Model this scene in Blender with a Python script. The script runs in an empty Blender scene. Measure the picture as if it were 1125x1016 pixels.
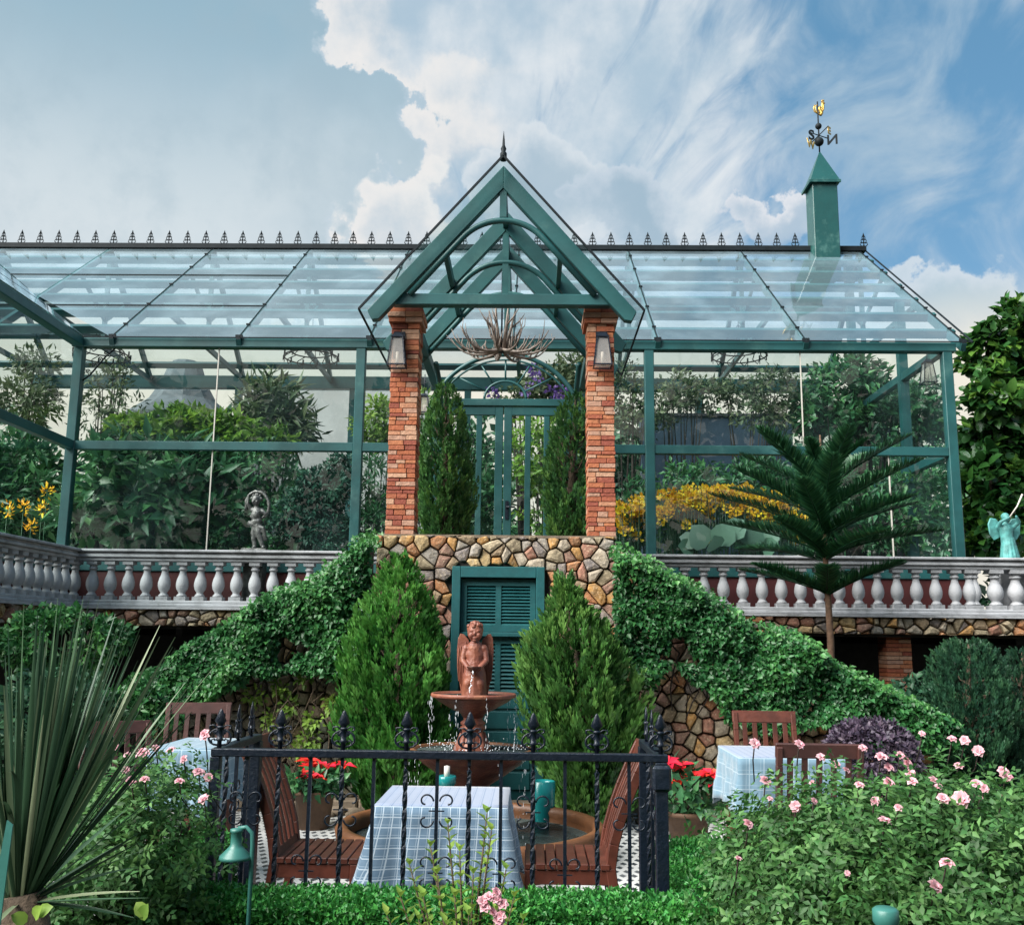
import bpy, math, random
import numpy as np
from mathutils import Vector, Matrix, noise
R = math.radians
random.seed(7); RG = np.random.default_rng(7)
S = bpy.context.scene
C = S.collection

# ------------------------------------------------------------------ camera
H = 1.55; FPX = 1096.4; PITCH = R(10.036); YAW = R(1.11); ROLL = R(0.665)
CM = (Matrix.Rotation(YAW, 3, 'Z') @ Matrix.Rotation(math.pi/2 + PITCH, 3, 'X') @ Matrix.Rotation(ROLL, 3, 'Z'))
cam = bpy.data.cameras.new('camera'); camo = bpy.data.objects.new('camera', cam); C.objects.link(camo)
camo.matrix_world = Matrix.Translation((0, 0, H)) @ CM.to_4x4()
cam.sensor_width = 36; cam.lens = FPX/1125*36; cam.clip_start = .05; cam.clip_end = 800
S.camera = camo
def ray(u, v): return CM @ Vector(((u-562.5)/FPX, (508-v)/FPX, -1))
def P(u, v, Y):                      # the point at depth Y metres seen at photo pixel u, v
    d = ray(u, v); t = Y/d.y; return Vector((d.x*t, Y, H + d.z*t))
def PX(u, v, X):
    d = ray(u, v); t = X/d.x; return Vector((X, d.y*t, H + d.z*t))

# ------------------------------------------------------------------ light
S.view_settings.view_transform = 'Standard'; S.view_settings.look = 'None'
S.view_settings.exposure = 1.42; S.view_settings.gamma = 1.0
S.cycles.max_bounces = 8; S.cycles.transparent_max_bounces = 24; S.cycles.diffuse_bounces = 3; S.cycles.glossy_bounces = 3
S.cycles.caustics_reflective = False; S.cycles.caustics_refractive = False
SUN_EL, SUN_AZ = R(42), R(-125)      # azimuth from +Y towards +X
sun = bpy.data.lights.new('sun', 'SUN'); sun.energy = 3.9; sun.angle = R(50); sun.color = (1, .97, .92)
suno = bpy.data.objects.new('sun', sun); C.objects.link(suno)
sd = Vector((math.sin(SUN_AZ)*math.cos(SUN_EL), math.cos(SUN_AZ)*math.cos(SUN_EL), math.sin(SUN_EL)))
suno.rotation_euler = sd.to_track_quat('Z', 'Y').to_euler()

class NT:
    def __init__(s, t): s.t = t; s.n = t.nodes; s.l = t.links; s.n.clear()
    def a(s, k, **kw):
        n = s.n.new(k)
        for q, v in kw.items():
            if hasattr(n, q): setattr(n, q, v)
        return n
    def link(s, a, b): s.l.new(a, b)
    def m(s, op, x, y=0., z=None, clamp=False):
        n = s.n.new('ShaderNodeMath'); n.operation = op; n.use_clamp = clamp
        for i, v in enumerate((x, y) if z is None else (x, y, z)):
            if isinstance(v, (int, float)): n.inputs[i].default_value = v
            else: s.l.new(v, n.inputs[i])
        return n.outputs[0]
    def mix(s, f, a, b, bt='MIX'):
        n = s.n.new('ShaderNodeMix'); n.data_type = 'RGBA'; n.blend_type = bt
        for i, v in ((0, f), (6, a), (7, b)):
            if isinstance(v, (int, float)): n.inputs[i].default_value = v
            elif isinstance(v, tuple): n.inputs[i].default_value = (*v[:3], 1)
            else: s.l.new(v, n.inputs[i])
        return n.outputs[2]
    def ss(s, x, a, b):              # smoothstep of x between a and b
        n = s.n.new('ShaderNodeMapRange'); n.interpolation_type = 'SMOOTHSTEP'
        s.l.new(x, n.inputs[0]); n.inputs[1].default_value = a; n.inputs[2].default_value = b
        return n.outputs[0]
    def noise(s, vec, sc, det=4, rough=.5, dist=0):
        n = s.n.new('ShaderNodeTexNoise'); n.inputs['Scale'].default_value = sc; n.inputs['Detail'].default_value = det
        n.inputs['Roughness'].default_value = rough; n.inputs['Distortion'].default_value = dist
        if vec is not None: s.l.new(vec, n.inputs['Vector'])
        return n.outputs[0]
    def ramp(s, f, pts, interp='LINEAR'):
        n = s.n.new('ShaderNodeValToRGB'); e = n.color_ramp.elements; n.color_ramp.interpolation = interp
        while len(e) < len(pts): e.new(.5)
        for q, (p, c) in zip(e, pts): q.position = p; q.color = (*c, 1)
        s.l.new(f, n.inputs[0]); return n.outputs[0]

def azel(u, v):
    d = ray(u, v).normalized(); return math.atan2(d.x, d.y), math.asin(d.z)
w = bpy.data.worlds.new('World'); S.world = w; w.use_nodes = True
T = NT(w.node_tree)
sky = T.a('ShaderNodeTexSky', sky_type='NISHITA', sun_disc=False)
sky.sun_elevation = SUN_EL; sky.sun_rotation = SUN_AZ; sky.air_density = 1.1; sky.dust_density = .6; sky.ozone_density = 2.2
tc = T.a('ShaderNodeTexCoord'); sp = T.a('ShaderNodeSeparateXYZ'); T.link(tc.outputs['Generated'], sp.inputs[0])
AZ = T.m('ARCTAN2', sp.outputs[0], sp.outputs[1]); EL = T.m('ARCSINE', sp.outputs[2])
def comb(x, y, z=0.):
    n = T.a('ShaderNodeCombineXYZ')
    for i, v in enumerate((x, y, z)):
        if isinstance(v, (int, float)): n.inputs[i].default_value = v
        else: T.link(v, n.inputs[i])
    return n.outputs[0]
UV = comb(AZ, EL)
fa, fe_ = azel(560, 350); fdx = T.m('SUBTRACT', AZ, fa); fdy = T.m('SUBTRACT', EL, fe_)
UVs = comb(T.m('MULTIPLY', T.m('SQRT', T.m('ADD', T.m('MULTIPLY', fdx, fdx), T.m('MULTIPLY', fdy, fdy))), 2.6), T.m('MULTIPLY', T.m('ARCTAN2', T.m('ADD', fdy, T.m('MULTIPLY', fdx, -.15)), fdx), 1.7), 3.3)
def warp(sc_, amp, det=8):
    n = T.a('ShaderNodeTexNoise'); n.inputs['Scale'].default_value = sc_; n.inputs['Detail'].default_value = det; n.inputs['Roughness'].default_value = .55; T.link(UV, n.inputs['Vector'])
    s = T.a('ShaderNodeSeparateColor'); T.link(n.outputs['Color'], s.inputs[0]); return T.m('MULTIPLY', T.m('SUBTRACT', s.outputs[0], .5), amp), T.m('MULTIPLY', T.m('SUBTRACT', s.outputs[1], .5), amp)
w1, w2 = warp(9, .16), warp(26, .05)
AZW = T.m('ADD', AZ, T.m('ADD', w1[0], w2[0])); ELW = T.m('ADD', EL, T.m('ADD', w1[1], w2[1]))
nb = T.noise(UV, 7, 8, .58); nf = T.noise(UV, 22, 7, .6); nbig = T.noise(UV, 2.6, 4, .5); nw = T.noise(UVs, 2.4, 9, .55, 1.1)
SK = .42/0.1                            # cloud radiance is given for background strength 0.1
def sc(c, k=1.0): return tuple(x*SK*k for x in c)
blue = T.mix(.42, T.mix(1., sky.outputs[0], (.5, .5, .5), 'MULTIPLY'), sc((.11, .38, .60)))
# thin streaked cloud, thicker in the middle of the view
mid = T.m('MULTIPLY', T.ss(AZ, azel(1010, 200)[0], azel(600, 200)[0]), .30)
rgt = T.m('MULTIPLY', T.ss(AZ, azel(800, 200)[0], azel(1125, 200)[0]), -.02)
wm = T.ss(T.m('ADD', T.m('ADD', nw, mid), rgt), .38, .76)
wcol = T.mix(T.ss(T.m('ADD', T.m('MULTIPLY', nb, .6), T.m('MULTIPLY', nbig, .4)), .42, .62), sc((.40, .52, .62)), sc((.70, .74, .77)))
col = T.mix(T.m('MULTIPLY', wm, .93), blue, wcol)
# low heaps of cumulus
def heap(u, v, ru, rv, amp, c0, c1, col):
    a0, e0 = azel(u, v); ra = ru/FPX; re = rv/FPX
    x = T.m('DIVIDE', T.m('SUBTRACT', AZW, a0), ra); y = T.m('DIVIDE', T.m('SUBTRACT', ELW, e0), re)
    r = T.m('SQRT', T.m('ADD', T.m('MULTIPLY', x, x), T.m('MULTIPLY', y, y)))
    vo = T.a('ShaderNodeTexVoronoi'); vo.feature = 'SMOOTH_F1'; vo.inputs['Scale'].default_value = 17; T.link(UV, vo.inputs['Vector'])
    d = T.m('ADD', r, T.m('MULTIPLY', T.m('ADD', T.m('SUBTRACT', nb, .5), T.m('SUBTRACT', T.m('MULTIPLY', vo.outputs[0], .9), .2)), amp))
    mask = T.m('SUBTRACT', 1., T.ss(d, .90, 1.02))
    mask = T.m('MULTIPLY', mask, T.ss(y, -.9, -.1))
    sh = T.ss(T.m('ADD', T.m('MULTIPLY', d, .9), T.m('ADD', T.m('MULTIPLY', y, .25), T.m('MULTIPLY', nf, .5))), .65, 1.35)
    return T.mix(T.m('MULTIPLY', mask, .9), col, T.mix(sh, c0, c1))
col = heap(835, 225, 60, 48, .8, sc((.42, .52, .62)), sc((.74, .75, .78)), col)
col = heap(440, 250, 95, 95, .9, sc((.48, .57, .64)), sc((.76, .77, .76)), col)
col = heap(590, 225, 85, 85, .9, sc((.38, .49, .58)), sc((.62, .68, .73)), col)
col = heap(1030, 330, 130, 60, .8, sc((.42, .54, .62)), sc((.60, .67, .73)), col)
col = heap(700, 240, 90, 55, .9, sc((.33, .45, .55)), sc((.52, .60, .68)), col)
# the big grey-blue bank on the left with its bright lobed edge
fc = T.a('ShaderNodeFloatCurve'); cu = fc.mapping.curves[0]
e_lo, e_hi = azel(300, 300)[1], azel(300, 0)[1]
edge = [(0, 338), (40, 345), (62, 400), (80, 450), (105, 438), (150, 468), (178, 430), (205, 400), (235, 372), (265, 355), (300, 330)]
pts = sorted([((azel(u, v)[1]-e_lo)/(e_hi-e_lo), azel(u, v)[0]+.6) for v, u in edge])
while len(cu.points) < len(pts): cu.points.new(.5, .5)
for p_, (x, y) in zip(cu.points, pts): p_.location = (max(0, min(1, x)), y)
fc.mapping.update()
T.link(T.m('DIVIDE', T.m('SUBTRACT', ELW, e_lo), e_hi-e_lo, clamp=True), fc.inputs[1])
vor = T.a('ShaderNodeTexVoronoi'); vor.feature = 'SMOOTH_F1'; vor.inputs['Scale'].default_value = 30; T.link(UV, vor.inputs['Vector'])
dist = T.m('SUBTRACT', T.m('SUBTRACT', fc.outputs[0], .6), AZW)
dist = T.m('ADD', dist, T.m('ADD', T.m('ADD', T.m('MULTIPLY', T.m('SUBTRACT', nb, .5), .17), T.m('MULTIPLY', T.m('SUBTRACT', nf, .5), .10)), T.m('MULTIPLY', T.m('SUBTRACT', .45, vor.outputs[0]), .05)))
rim = T.m('MULTIPLY', T.ss(dist, -.13, -.003), T.m('SUBTRACT', 1., T.ss(dist, -.004, .004)))
col = T.mix(T.m('MULTIPLY', rim, T.m('ADD', .35, nf)), col, sc((.76, .75, .74)))
bank = T.mix(T.ss(EL, R(20), R(34)), sc((.60, .67, .71)), sc((.28, .43, .53)))
bank = T.mix(T.m('MULTIPLY', T.ss(nbig, .40, .66), .5), bank, sc((.60, .66, .70)))
bank = T.mix(T.m('MULTIPLY', T.ss(dist, .10, .0), .25), bank, sc((.34, .47, .56)))
bank = T.mix(T.m('MULTIPLY', T.ss(T.m('ADD', T.m('MULTIPLY', nb, .7), T.m('MULTIPLY', nf, .3)), .44, .62), .38), bank, sc((.32, .44, .52)))
col = T.mix(T.ss(dist, -.010, .022), col, bank)
# pale warm air low over the horizon
col = T.mix(T.m('SUBTRACT', 1., T.ss(EL, R(14.5), R(19.5))), col, sc((.80, .76, .66)))
col = T.mix(T.ss(EL, 0.0, -.05), col, sc((.12, .14, .12)))
bg = T.a('ShaderNodeBackground'); bg.inputs[1].default_value = 0.1; T.link(col, bg.inputs[0])
wo = T.a('ShaderNodeOutputWorld'); T.link(bg.outputs[0], wo.inputs[0])
w.cycles.sampling_method = 'MANUAL'; w.cycles.sample_map_resolution = 512

# ------------------------------------------------------------------ materials
MATS = {}
def surf(name, col, rough=.6, metal=0., var=.25, vs=6., bump=.1, bs=40., col2=None, isl=0., spec=.5, dirt=None, ds=2.5, coord='Object'):
    m = bpy.data.materials.new(name); m.use_nodes = True; t = NT(m.node_tree)
    tcn = t.a('ShaderNodeTexCoord'); vec = tcn.outputs[coord]
    c2 = col2 or tuple(x*(1-var) for x in col)
    c = t.mix(t.ss(t.noise(vec, vs, 6, .6), .3, .7), col, c2)
    if isl:
        g = t.a('ShaderNodeNewGeometry')
        hv = t.a('ShaderNodeHueSaturation'); t.link(c, hv.inputs['Color'])
        t.link(t.m('ADD', 1-isl/2, t.m('MULTIPLY', g.outputs['Random Per Island'], isl)), hv.inputs['Value'])
        c = hv.outputs[0]
    if dirt: c = t.mix(t.m('MULTIPLY', t.ss(t.noise(vec, ds, 8, .7), .52, .72), .8), c, dirt)
    b = t.a('ShaderNodeBsdfPrincipled'); t.link(c, b.inputs['Base Color'])
    t.link(t.m('ADD', rough-.08, t.m('MULTIPLY', t.noise(vec, vs*3, 4), .16)), b.inputs['Roughness'])
    b.inputs['Metallic'].default_value = metal; b.inputs['Specular IOR Level'].default_value = spec
    if bump:
        bn = t.a('ShaderNodeBump'); bn.inputs['Strength'].default_value = bump; bn.inputs['Distance'].default_value = .02
        t.link(t.noise(vec, bs, 6, .6), bn.inputs['Height']); t.link(bn.outputs[0], b.inputs['Normal'])
    o = t.a('ShaderNodeOutputMaterial'); t.link(b.outputs[0], o.inputs[0]); MATS[name] = m; return m
def palette(name, cols, rough=.75, bump=.5, bs=25., var=.3):
    """each separate stone, brick or petal takes one colour of the list"""
    m = bpy.data.materials.new(name); m.use_nodes = True; t = NT(m.node_tree)
    g = t.a('ShaderNodeNewGeometry'); tcn = t.a('ShaderNodeTexCoord'); vec = tcn.outputs['Object']
    n = len(cols); c = t.ramp(g.outputs['Random Per Island'], [(i/n, k) for i, k in enumerate(cols)], 'CONSTANT')
    c = t.mix(t.m('MULTIPLY', t.ss(t.noise(vec, 14, 6, .65), .35, .7), var), c, tuple(.35*x for x in cols[0]))
    c = t.mix(t.m('MULTIPLY', t.ss(t.noise(vec, 45, 4, .6), .5, .8), var), c, tuple(min(1, 1.6*x) for x in cols[1]))
    b = t.a('ShaderNodeBsdfPrincipled'); t.link(c, b.inputs['Base Color']); b.inputs['Roughness'].default_value = rough
    b.inputs['Specular IOR Level'].default_value = .3
    bn = t.a('ShaderNodeBump'); bn.inputs['Strength'].default_value = bump; bn.inputs['Distance'].default_value = .02
    t.link(t.noise(vec, bs, 8, .65), bn.inputs['Height']); t.link(bn.outputs[0], b.inputs['Normal'])
    o = t.a('ShaderNodeOutputMaterial'); t.link(b.outputs[0], o.inputs[0]); MATS[name] = m; return m
def leafmat(name, dark, light, tip=None, trans=.3, rough=.5, hue=.03, spec=.4):
    m = bpy.data.materials.new(name); m.use_nodes = True; t = NT(m.node_tree)
    g = t.a('ShaderNodeNewGeometry'); at = t.a('ShaderNodeAttribute'); at.attribute_name = 'rnd'
    f = t.m('ADD', t.m('MULTIPLY', at.outputs['Fac'], .62), t.m('MULTIPLY', g.outputs['Random Per Island'], .38))
    c = t.ramp(f, [(.12, dark), (.62, light), (1., tip or tuple(x*1.35 for x in light))])
    hs = t.a('ShaderNodeHueSaturation'); t.link(c, hs.inputs['Color'])
    t.link(t.m('ADD', .5-hue/2, t.m('MULTIPLY', g.outputs['Random Per Island'], hue)), hs.inputs['Hue'])
    b = t.a('ShaderNodeBsdfPrincipled'); t.link(hs.outputs[0], b.inputs['Base Color']); b.inputs['Roughness'].default_value = rough
    b.inputs['Specular IOR Level'].default_value = spec
    tr = t.a('ShaderNodeBsdfTranslucent'); t.link(hs.outputs[0], tr.inputs[0])
    mx = t.a('ShaderNodeMixShader'); mx.inputs[0].default_value = trans; t.link(b.outputs[0], mx.inputs[1]); t.link(tr.outputs[0], mx.inputs[2])
    o = t.a('ShaderNodeOutputMaterial'); t.link(mx.outputs[0], o.inputs[0]); MATS[name] = m; return m
def glassmat(name, tint=(.93, .97, .97), refl=1.4, haze=.03, hazecol=(.6, .68, .7), rough=.01, blotch=0.):
    m = bpy.data.materials.new(name); m.use_nodes = True; t = NT(m.node_tree)
    tr = t.a('ShaderNodeBsdfTransparent'); tr.inputs[0].default_value = (*tint, 1)
    gl = t.a('ShaderNodeBsdfGlossy'); gl.inputs['Roughness'].default_value = rough; gl.inputs[0].default_value = (.95, .98, 1, 1)
    tcn = t.a('ShaderNodeTexCoord')
    bn = t.a('ShaderNodeBump'); bn.inputs['Strength'].default_value = .02; bn.inputs['Distance'].default_value = .3
    t.link(t.noise(tcn.outputs['Object'], .9, 2), bn.inputs['Height']); t.link(bn.outputs[0], gl.inputs['Normal'])
    df = t.a('ShaderNodeBsdfDiffuse'); df.inputs[0].default_value = (*hazecol, 1)
    g_ = t.a('ShaderNodeNewGeometry'); dt = t.a('ShaderNodeVectorMath', operation='DOT_PRODUCT'); t.link(g_.outputs['Normal'], dt.inputs[0]); t.link(g_.outputs['Incoming'], dt.inputs[1])
    fr = t.m('ADD', .045, t.m('MULTIPLY', .955, t.m('POWER', t.m('SUBTRACT', 1., t.m('ABSOLUTE', dt.outputs['Value'])), 5.)))
    m1 = t.a('ShaderNodeMixShader'); t.link(t.m('MULTIPLY', fr, refl, clamp=True), m1.inputs[0]); t.link(tr.outputs[0], m1.inputs[1]); t.link(gl.outputs[0], m1.inputs[2])
    m2 = t.a('ShaderNodeMixShader')
    hz = t.m('ADD', haze, t.m('MULTIPLY', t.ss(t.noise(tcn.outputs['Object'], 1.1, 6, .6), .4, .75), blotch))
    t.link(hz, m2.inputs[0]); t.link(m1.outputs[0], m2.inputs[1]); t.link(df.outputs[0], m2.inputs[2])
    o = t.a('ShaderNodeOutputMaterial'); t.link(m2.outputs[0], o.inputs[0]); MATS[name] = m; return m

TEAL = surf('teal_paint', (.018, .098, .100), .42, var=.38, vs=1.7, bump=.04, bs=25, dirt=(.05, .14, .13), ds=1.6)
TEALD = surf('teal_shutter_paint', (.014, .105, .112), .45, var=.25, vs=8, bump=.08)
TEALL = surf('teal_metal_sheet', (.012, .075, .072), .35, var=.15, vs=5, bump=.05, bs=6, dirt=(.08, .2, .18))
IRON = surf('black_iron', (.006, .012, .024), .36, metal=.2, var=.3, vs=20, bump=.25, bs=60, dirt=(.02, .028, .04), ds=9)
IRONB = surf('dark_iron', (.014, .02, .024), .6, var=.3, bump=.1, spec=.15)
GOLD = surf('worn_gold', (.62, .40, .10), .35, metal=.6, var=.3, vs=12)
CONC = surf('weathered_concrete', (.47, .48, .50), .8, var=.3, vs=5, bump=.35, bs=60, dirt=(.20, .21, .21), ds=5)
RED = surf('red_oxide_paint', (.09, .018, .018), .6, var=.35, vs=3, dirt=(.06, .02, .02))
MORT = surf('dark_mortar', (.045, .04, .035), .95, bump=.4)
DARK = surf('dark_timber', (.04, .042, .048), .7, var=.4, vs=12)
STONE = palette('field_stone', [(.33, .24, .15), (.44, .36, .24), (.36, .33, .29), (.50, .27, .09), (.36, .17, .12), (.24, .21, .20), (.42, .36, .28), (.30, .17, .13), (.50, .36, .18), (.28, .23, .15), (.40, .18, .08)], .8, 1., 22, .65)
STONEG = palette('mossy_stone', [(.20, .17, .12), (.26, .22, .15), (.16, .16, .14), (.30, .22, .12), (.12, .14, .10), (.24, .22, .18), (.17, .13, .09)], .85, .9, 18, .5)
BRICK = palette('thin_red_brick', [(.42, .13, .06), (.48, .18, .085), (.35, .10, .055), (.50, .24, .14), (.28, .075, .05), (.45, .15, .07), (.54, .32, .21), (.38, .12, .06), (.46, .27, .19)], .8, .6, 40, .35)
WOOD = surf('reddish_wood', (.10, .028, .017), .42, var=.45, vs=9, bump=.1, bs=30, isl=.35)
WOODD = surf('brown_wood', (.07, .025, .02), .5, var=.4, vs=9, bump=.1, bs=30, isl=.3)
TERRA = surf('wet_terracotta', (.22, .07, .036), .5, var=.5, vs=8, bump=.3, bs=40, col2=(.16, .05, .035), dirt=(.36, .15, .08), ds=6)
TERRD = surf('dark_wet_terracotta', (.13, .04, .028), .35, var=.5, vs=8, bump=.3, bs=40, dirt=(.28, .13, .06), ds=7)
OCHRE = surf('ochre_rim', (.17, .068, .026), .5, var=.4, vs=6, bump=.2)
BARK = surf('bark', (.12, .085, .055), .9, var=.5, vs=14, bump=.8, bs=40)
BARKD = surf('dark_bark', (.05, .035, .028), .9, var=.5, vs=14, bump=.8, bs=40)
TRUNK = surf('brown_bark', (.15, .085, .05), .85, var=.5, vs=14, bump=.8, bs=40)
SOIL = surf('garden_soil', (.035, .032, .022), .95, var=.6, vs=3, bump=1., bs=30)
BRONZE = surf('aged_bronze', (.17, .18, .17), .4, metal=.35, var=.7, vs=16, bump=.4, bs=60, dirt=(.40, .41, .40), ds=13)
VERDI = surf('verdigris', (.10, .36, .34), .6, var=.5, vs=12, bump=.3, dirt=(.05, .16, .17), ds=9)
GLAZE = surf('turquoise_glaze', (.01, .20, .20), .22, var=.2, vs=4, bump=.02)
POT = surf('brown_pot', (.12, .065, .035), .7, var=.4, vs=8, bump=.3)
ANTL = surf('antler', (.36, .28, .24), .55, var=.55, vs=20, bump=.3, bs=70)
LAMPG = surf('green_lamp_enamel', (.045, .19, .16), .4, var=.2, bump=.03)
GREYW = surf('grey_render_wall', (.36, .37, .36), .9, var=.25, vs=1.2, bump=.1, dirt=(.25, .26, .25), ds=.8)
THATCH = surf('grey_tent_cloth', (.09, .11, .12), .9, var=.35, vs=4, bump=.3)
NAVY = surf('navy_panel', (.03, .06, .10), .6, var=.4, vs=1.5)
KERB = surf('kerb_stone', (.22, .17, .12), .9, var=.4, vs=6, bump=.5, bs=20)
WATER = glassmat('water', (.9, .95, .95), 1.6, .22, (.35, .42, .40), .05, .25)
DROP = surf('water_drops', (.8, .85, .9), .1, var=.05, bump=0)
GLW = glassmat('window_glass', (.88, .96, .95), 1.15, .006, (.32, .5, .52), .004, .03)  # diffuse haze and blotches paint pale teal reflections onto the panes
GLR = glassmat('roof_glass', (.90, .97, .98), 1.5, .08, (.58, .78, .88), .03, .09)
GLP = glassmat('porch_glass', (.92, .97, .96), .55, .03, (.6, .66, .64), .02, .05)
FROST = surf('frosted_lantern_glass', (.62, .58, .52), .3, var=.1, bump=.0)
L_THUJA = leafmat('golden_thuja_leaves', (.016, .09, .018), (.07, .235, .035), (.17, .40, .085), .3)
L_THUJB = leafmat('dull_thuja_leaves', (.020, .08, .020), (.085, .215, .042), (.20, .35, .085), .3)
L_CYP = leafmat('cypress_leaves', (.016, .07, .024), (.07, .19, .045), (.20, .36, .07), .25)
L_IVY = leafmat('ivy_leaves', (.010, .065, .018), (.038, .155, .042), (.12, .30, .07), .25, .4)
L_HEDGE = leafmat('box_leaves', (.02, .12, .025), (.05, .25, .045), (.13, .42, .08), .25, .4)
L_ROSE = leafmat('rose_leaves', (.02, .075, .02), (.075, .20, .05), (.20, .36, .11), .3, .55)
L_PINE = leafmat('araucaria_needles', (.008, .05, .022), (.032, .13, .055), (.11, .26, .09), .15, .4)
L_BUSH = leafmat('dark_bush_leaves', (.010, .045, .028), (.028, .095, .045), (.06, .15, .06), .2)
L_PURP = leafmat('purple_leaves', (.03, .022, .04), (.085, .06, .095), (.14, .11, .14), .2, hue=.05)
L_TROP = leafmat('tropical_leaves', (.018, .075, .034), (.06, .19, .075), (.15, .33, .11), .25, .35)
L_TEAL = leafmat('bluish_conifer_leaves', (.010, .05, .035), (.03, .11, .07), (.07, .18, .10), .2)
L_LIME = leafmat('lime_leaves', (.05, .14, .02), (.20, .36, .04), (.38, .55, .07), .35)
L_FIG = leafmat('fig_leaves', (.012, .055, .018), (.05, .15, .03), (.20, .34, .05), .3, .3)
L_SPIKE = leafmat('sword_leaves', (.014, .05, .028), (.07, .14, .075), (.36, .40, .24), .2, .4)
L_AIRY = leafmat('grey_green_leaves', (.03, .06, .03), (.12, .17, .08), (.30, .33, .17), .3)
L_YEL = leafmat('yellow_flowers', (.85, .42, .01), (.95, .60, .015), (.97, .78, .05), .2)
L_PINK = leafmat('pink_petals', (.75, .34, .40), (.85, .56, .60), (.88, .76, .76), .3, hue=.02)
L_REDF = leafmat('red_bracts', (.50, .01, .012), (.75, .02, .02), (.85, .05, .05), .25, hue=.02)
L_VIOL = leafmat('violet_flowers', (.12, .06, .28), (.22, .13, .42), (.4, .28, .6), .3)
L_YG = leafmat('yellow_green_leaves', (.09, .19, .03), (.27, .42, .07), (.48, .60, .14), .35)
L_PAD = leafmat('lily_leaves', (.10, .20, .14), (.22, .36, .27), (.4, .52, .42), .2)

def tilemat():
    m = bpy.data.materials.new('black_white_tiles'); m.use_nodes = True; t = NT(m.node_tree)
    tcn = t.a('ShaderNodeTexCoord'); s = t.a('ShaderNodeSeparateXYZ'); t.link(tcn.outputs['Object'], s.inputs[0])
    X, Y = s.outputs[0], s.outputs[1]; k = 1/.075
    yy = t.m('MULTIPLY', Y, k*.62); row = t.m('FLOOR', yy); off = t.m('MULTIPLY', t.m('FRACT', t.m('MULTIPLY', row, .5)), 1.0)
    fx = t.m('ABSOLUTE', t.m('SUBTRACT', t.m('FRACT', t.m('ADD', t.m('MULTIPLY', X, k), off)), .5)); fy = t.m('ABSOLUTE', t.m('SUBTRACT', t.m('FRACT', yy), .5))
    f = t.m('SUBTRACT', 1., t.ss(t.m('ADD', fx, t.m('MULTIPLY', fy, .9)), .34, .40))
    c = t.mix(f, (.60, .60, .58), (.03, .035, .045))
    c = t.mix(t.m('MULTIPLY', t.ss(t.noise(tcn.outputs['Object'], 5, 6), .4, .7), .4), c, (.25, .26, .26))
    b = t.a('ShaderNodeBsdfPrincipled'); t.link(c, b.inputs['Base Color']); b.inputs['Roughness'].default_value = .35
    o = t.a('ShaderNodeOutputMaterial'); t.link(b.outputs[0], o.inputs[0]); return m
TILE = tilemat()
def clothmat(name, base, line, pitch, lw, two=True, seed=0):
    m = bpy.data.materials.new(name); m.use_nodes = True; t = NT(m.node_tree)
    u = t.a('ShaderNodeUVMap'); u.uv_map = 'UVMap'; s = t.a('ShaderNodeSeparateXYZ'); t.link(u.outputs[0], s.inputs[0])
    def ln(x, p, wd): return t.m('LESS_THAN', t.m('FRACT', t.m('DIVIDE', x, p)), wd)
    f = ln(s.outputs[0], pitch, lw)
    f = t.m('MAXIMUM', f, t.m('MULTIPLY', ln(t.m('ADD', s.outputs[0], pitch*.2), pitch, lw*.6), .5))
    if two:
        f = t.m('MAXIMUM', f, ln(s.outputs[1], pitch, lw)); f = t.m('MAXIMUM', f, t.m('MULTIPLY', ln(t.m('ADD', s.outputs[1], pitch*.25), pitch, lw*.6), .5))
    c = t.mix(f, base, line); c = t.mix(.25, c, t.mix(t.noise(u.outputs[0], 30, 4), base, line))
    b = t.a('ShaderNodeBsdfPrincipled'); t.link(c, b.inputs['Base Color']); b.inputs['Roughness'].default_value = .85
    b.inputs['Sheen Weight'].default_value = .3
    o = t.a('ShaderNodeOutputMaterial'); t.link(b.outputs[0], o.inputs[0]); return m
CLB = clothmat('blue_check_cloth', (.05, .115, .19), (.40, .48, .55), .048, .1)
CLSKY = clothmat('skylit_striped_cloth', (.24, .28, .37), (.07, .13, .24), .05, .09, False)  # table tops: sky sheen put into a paler cloth colour
CLT = clothmat('pale_blue_cloth', (.10, .19, .26), (.28, .37, .43), .09, .07)

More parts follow.
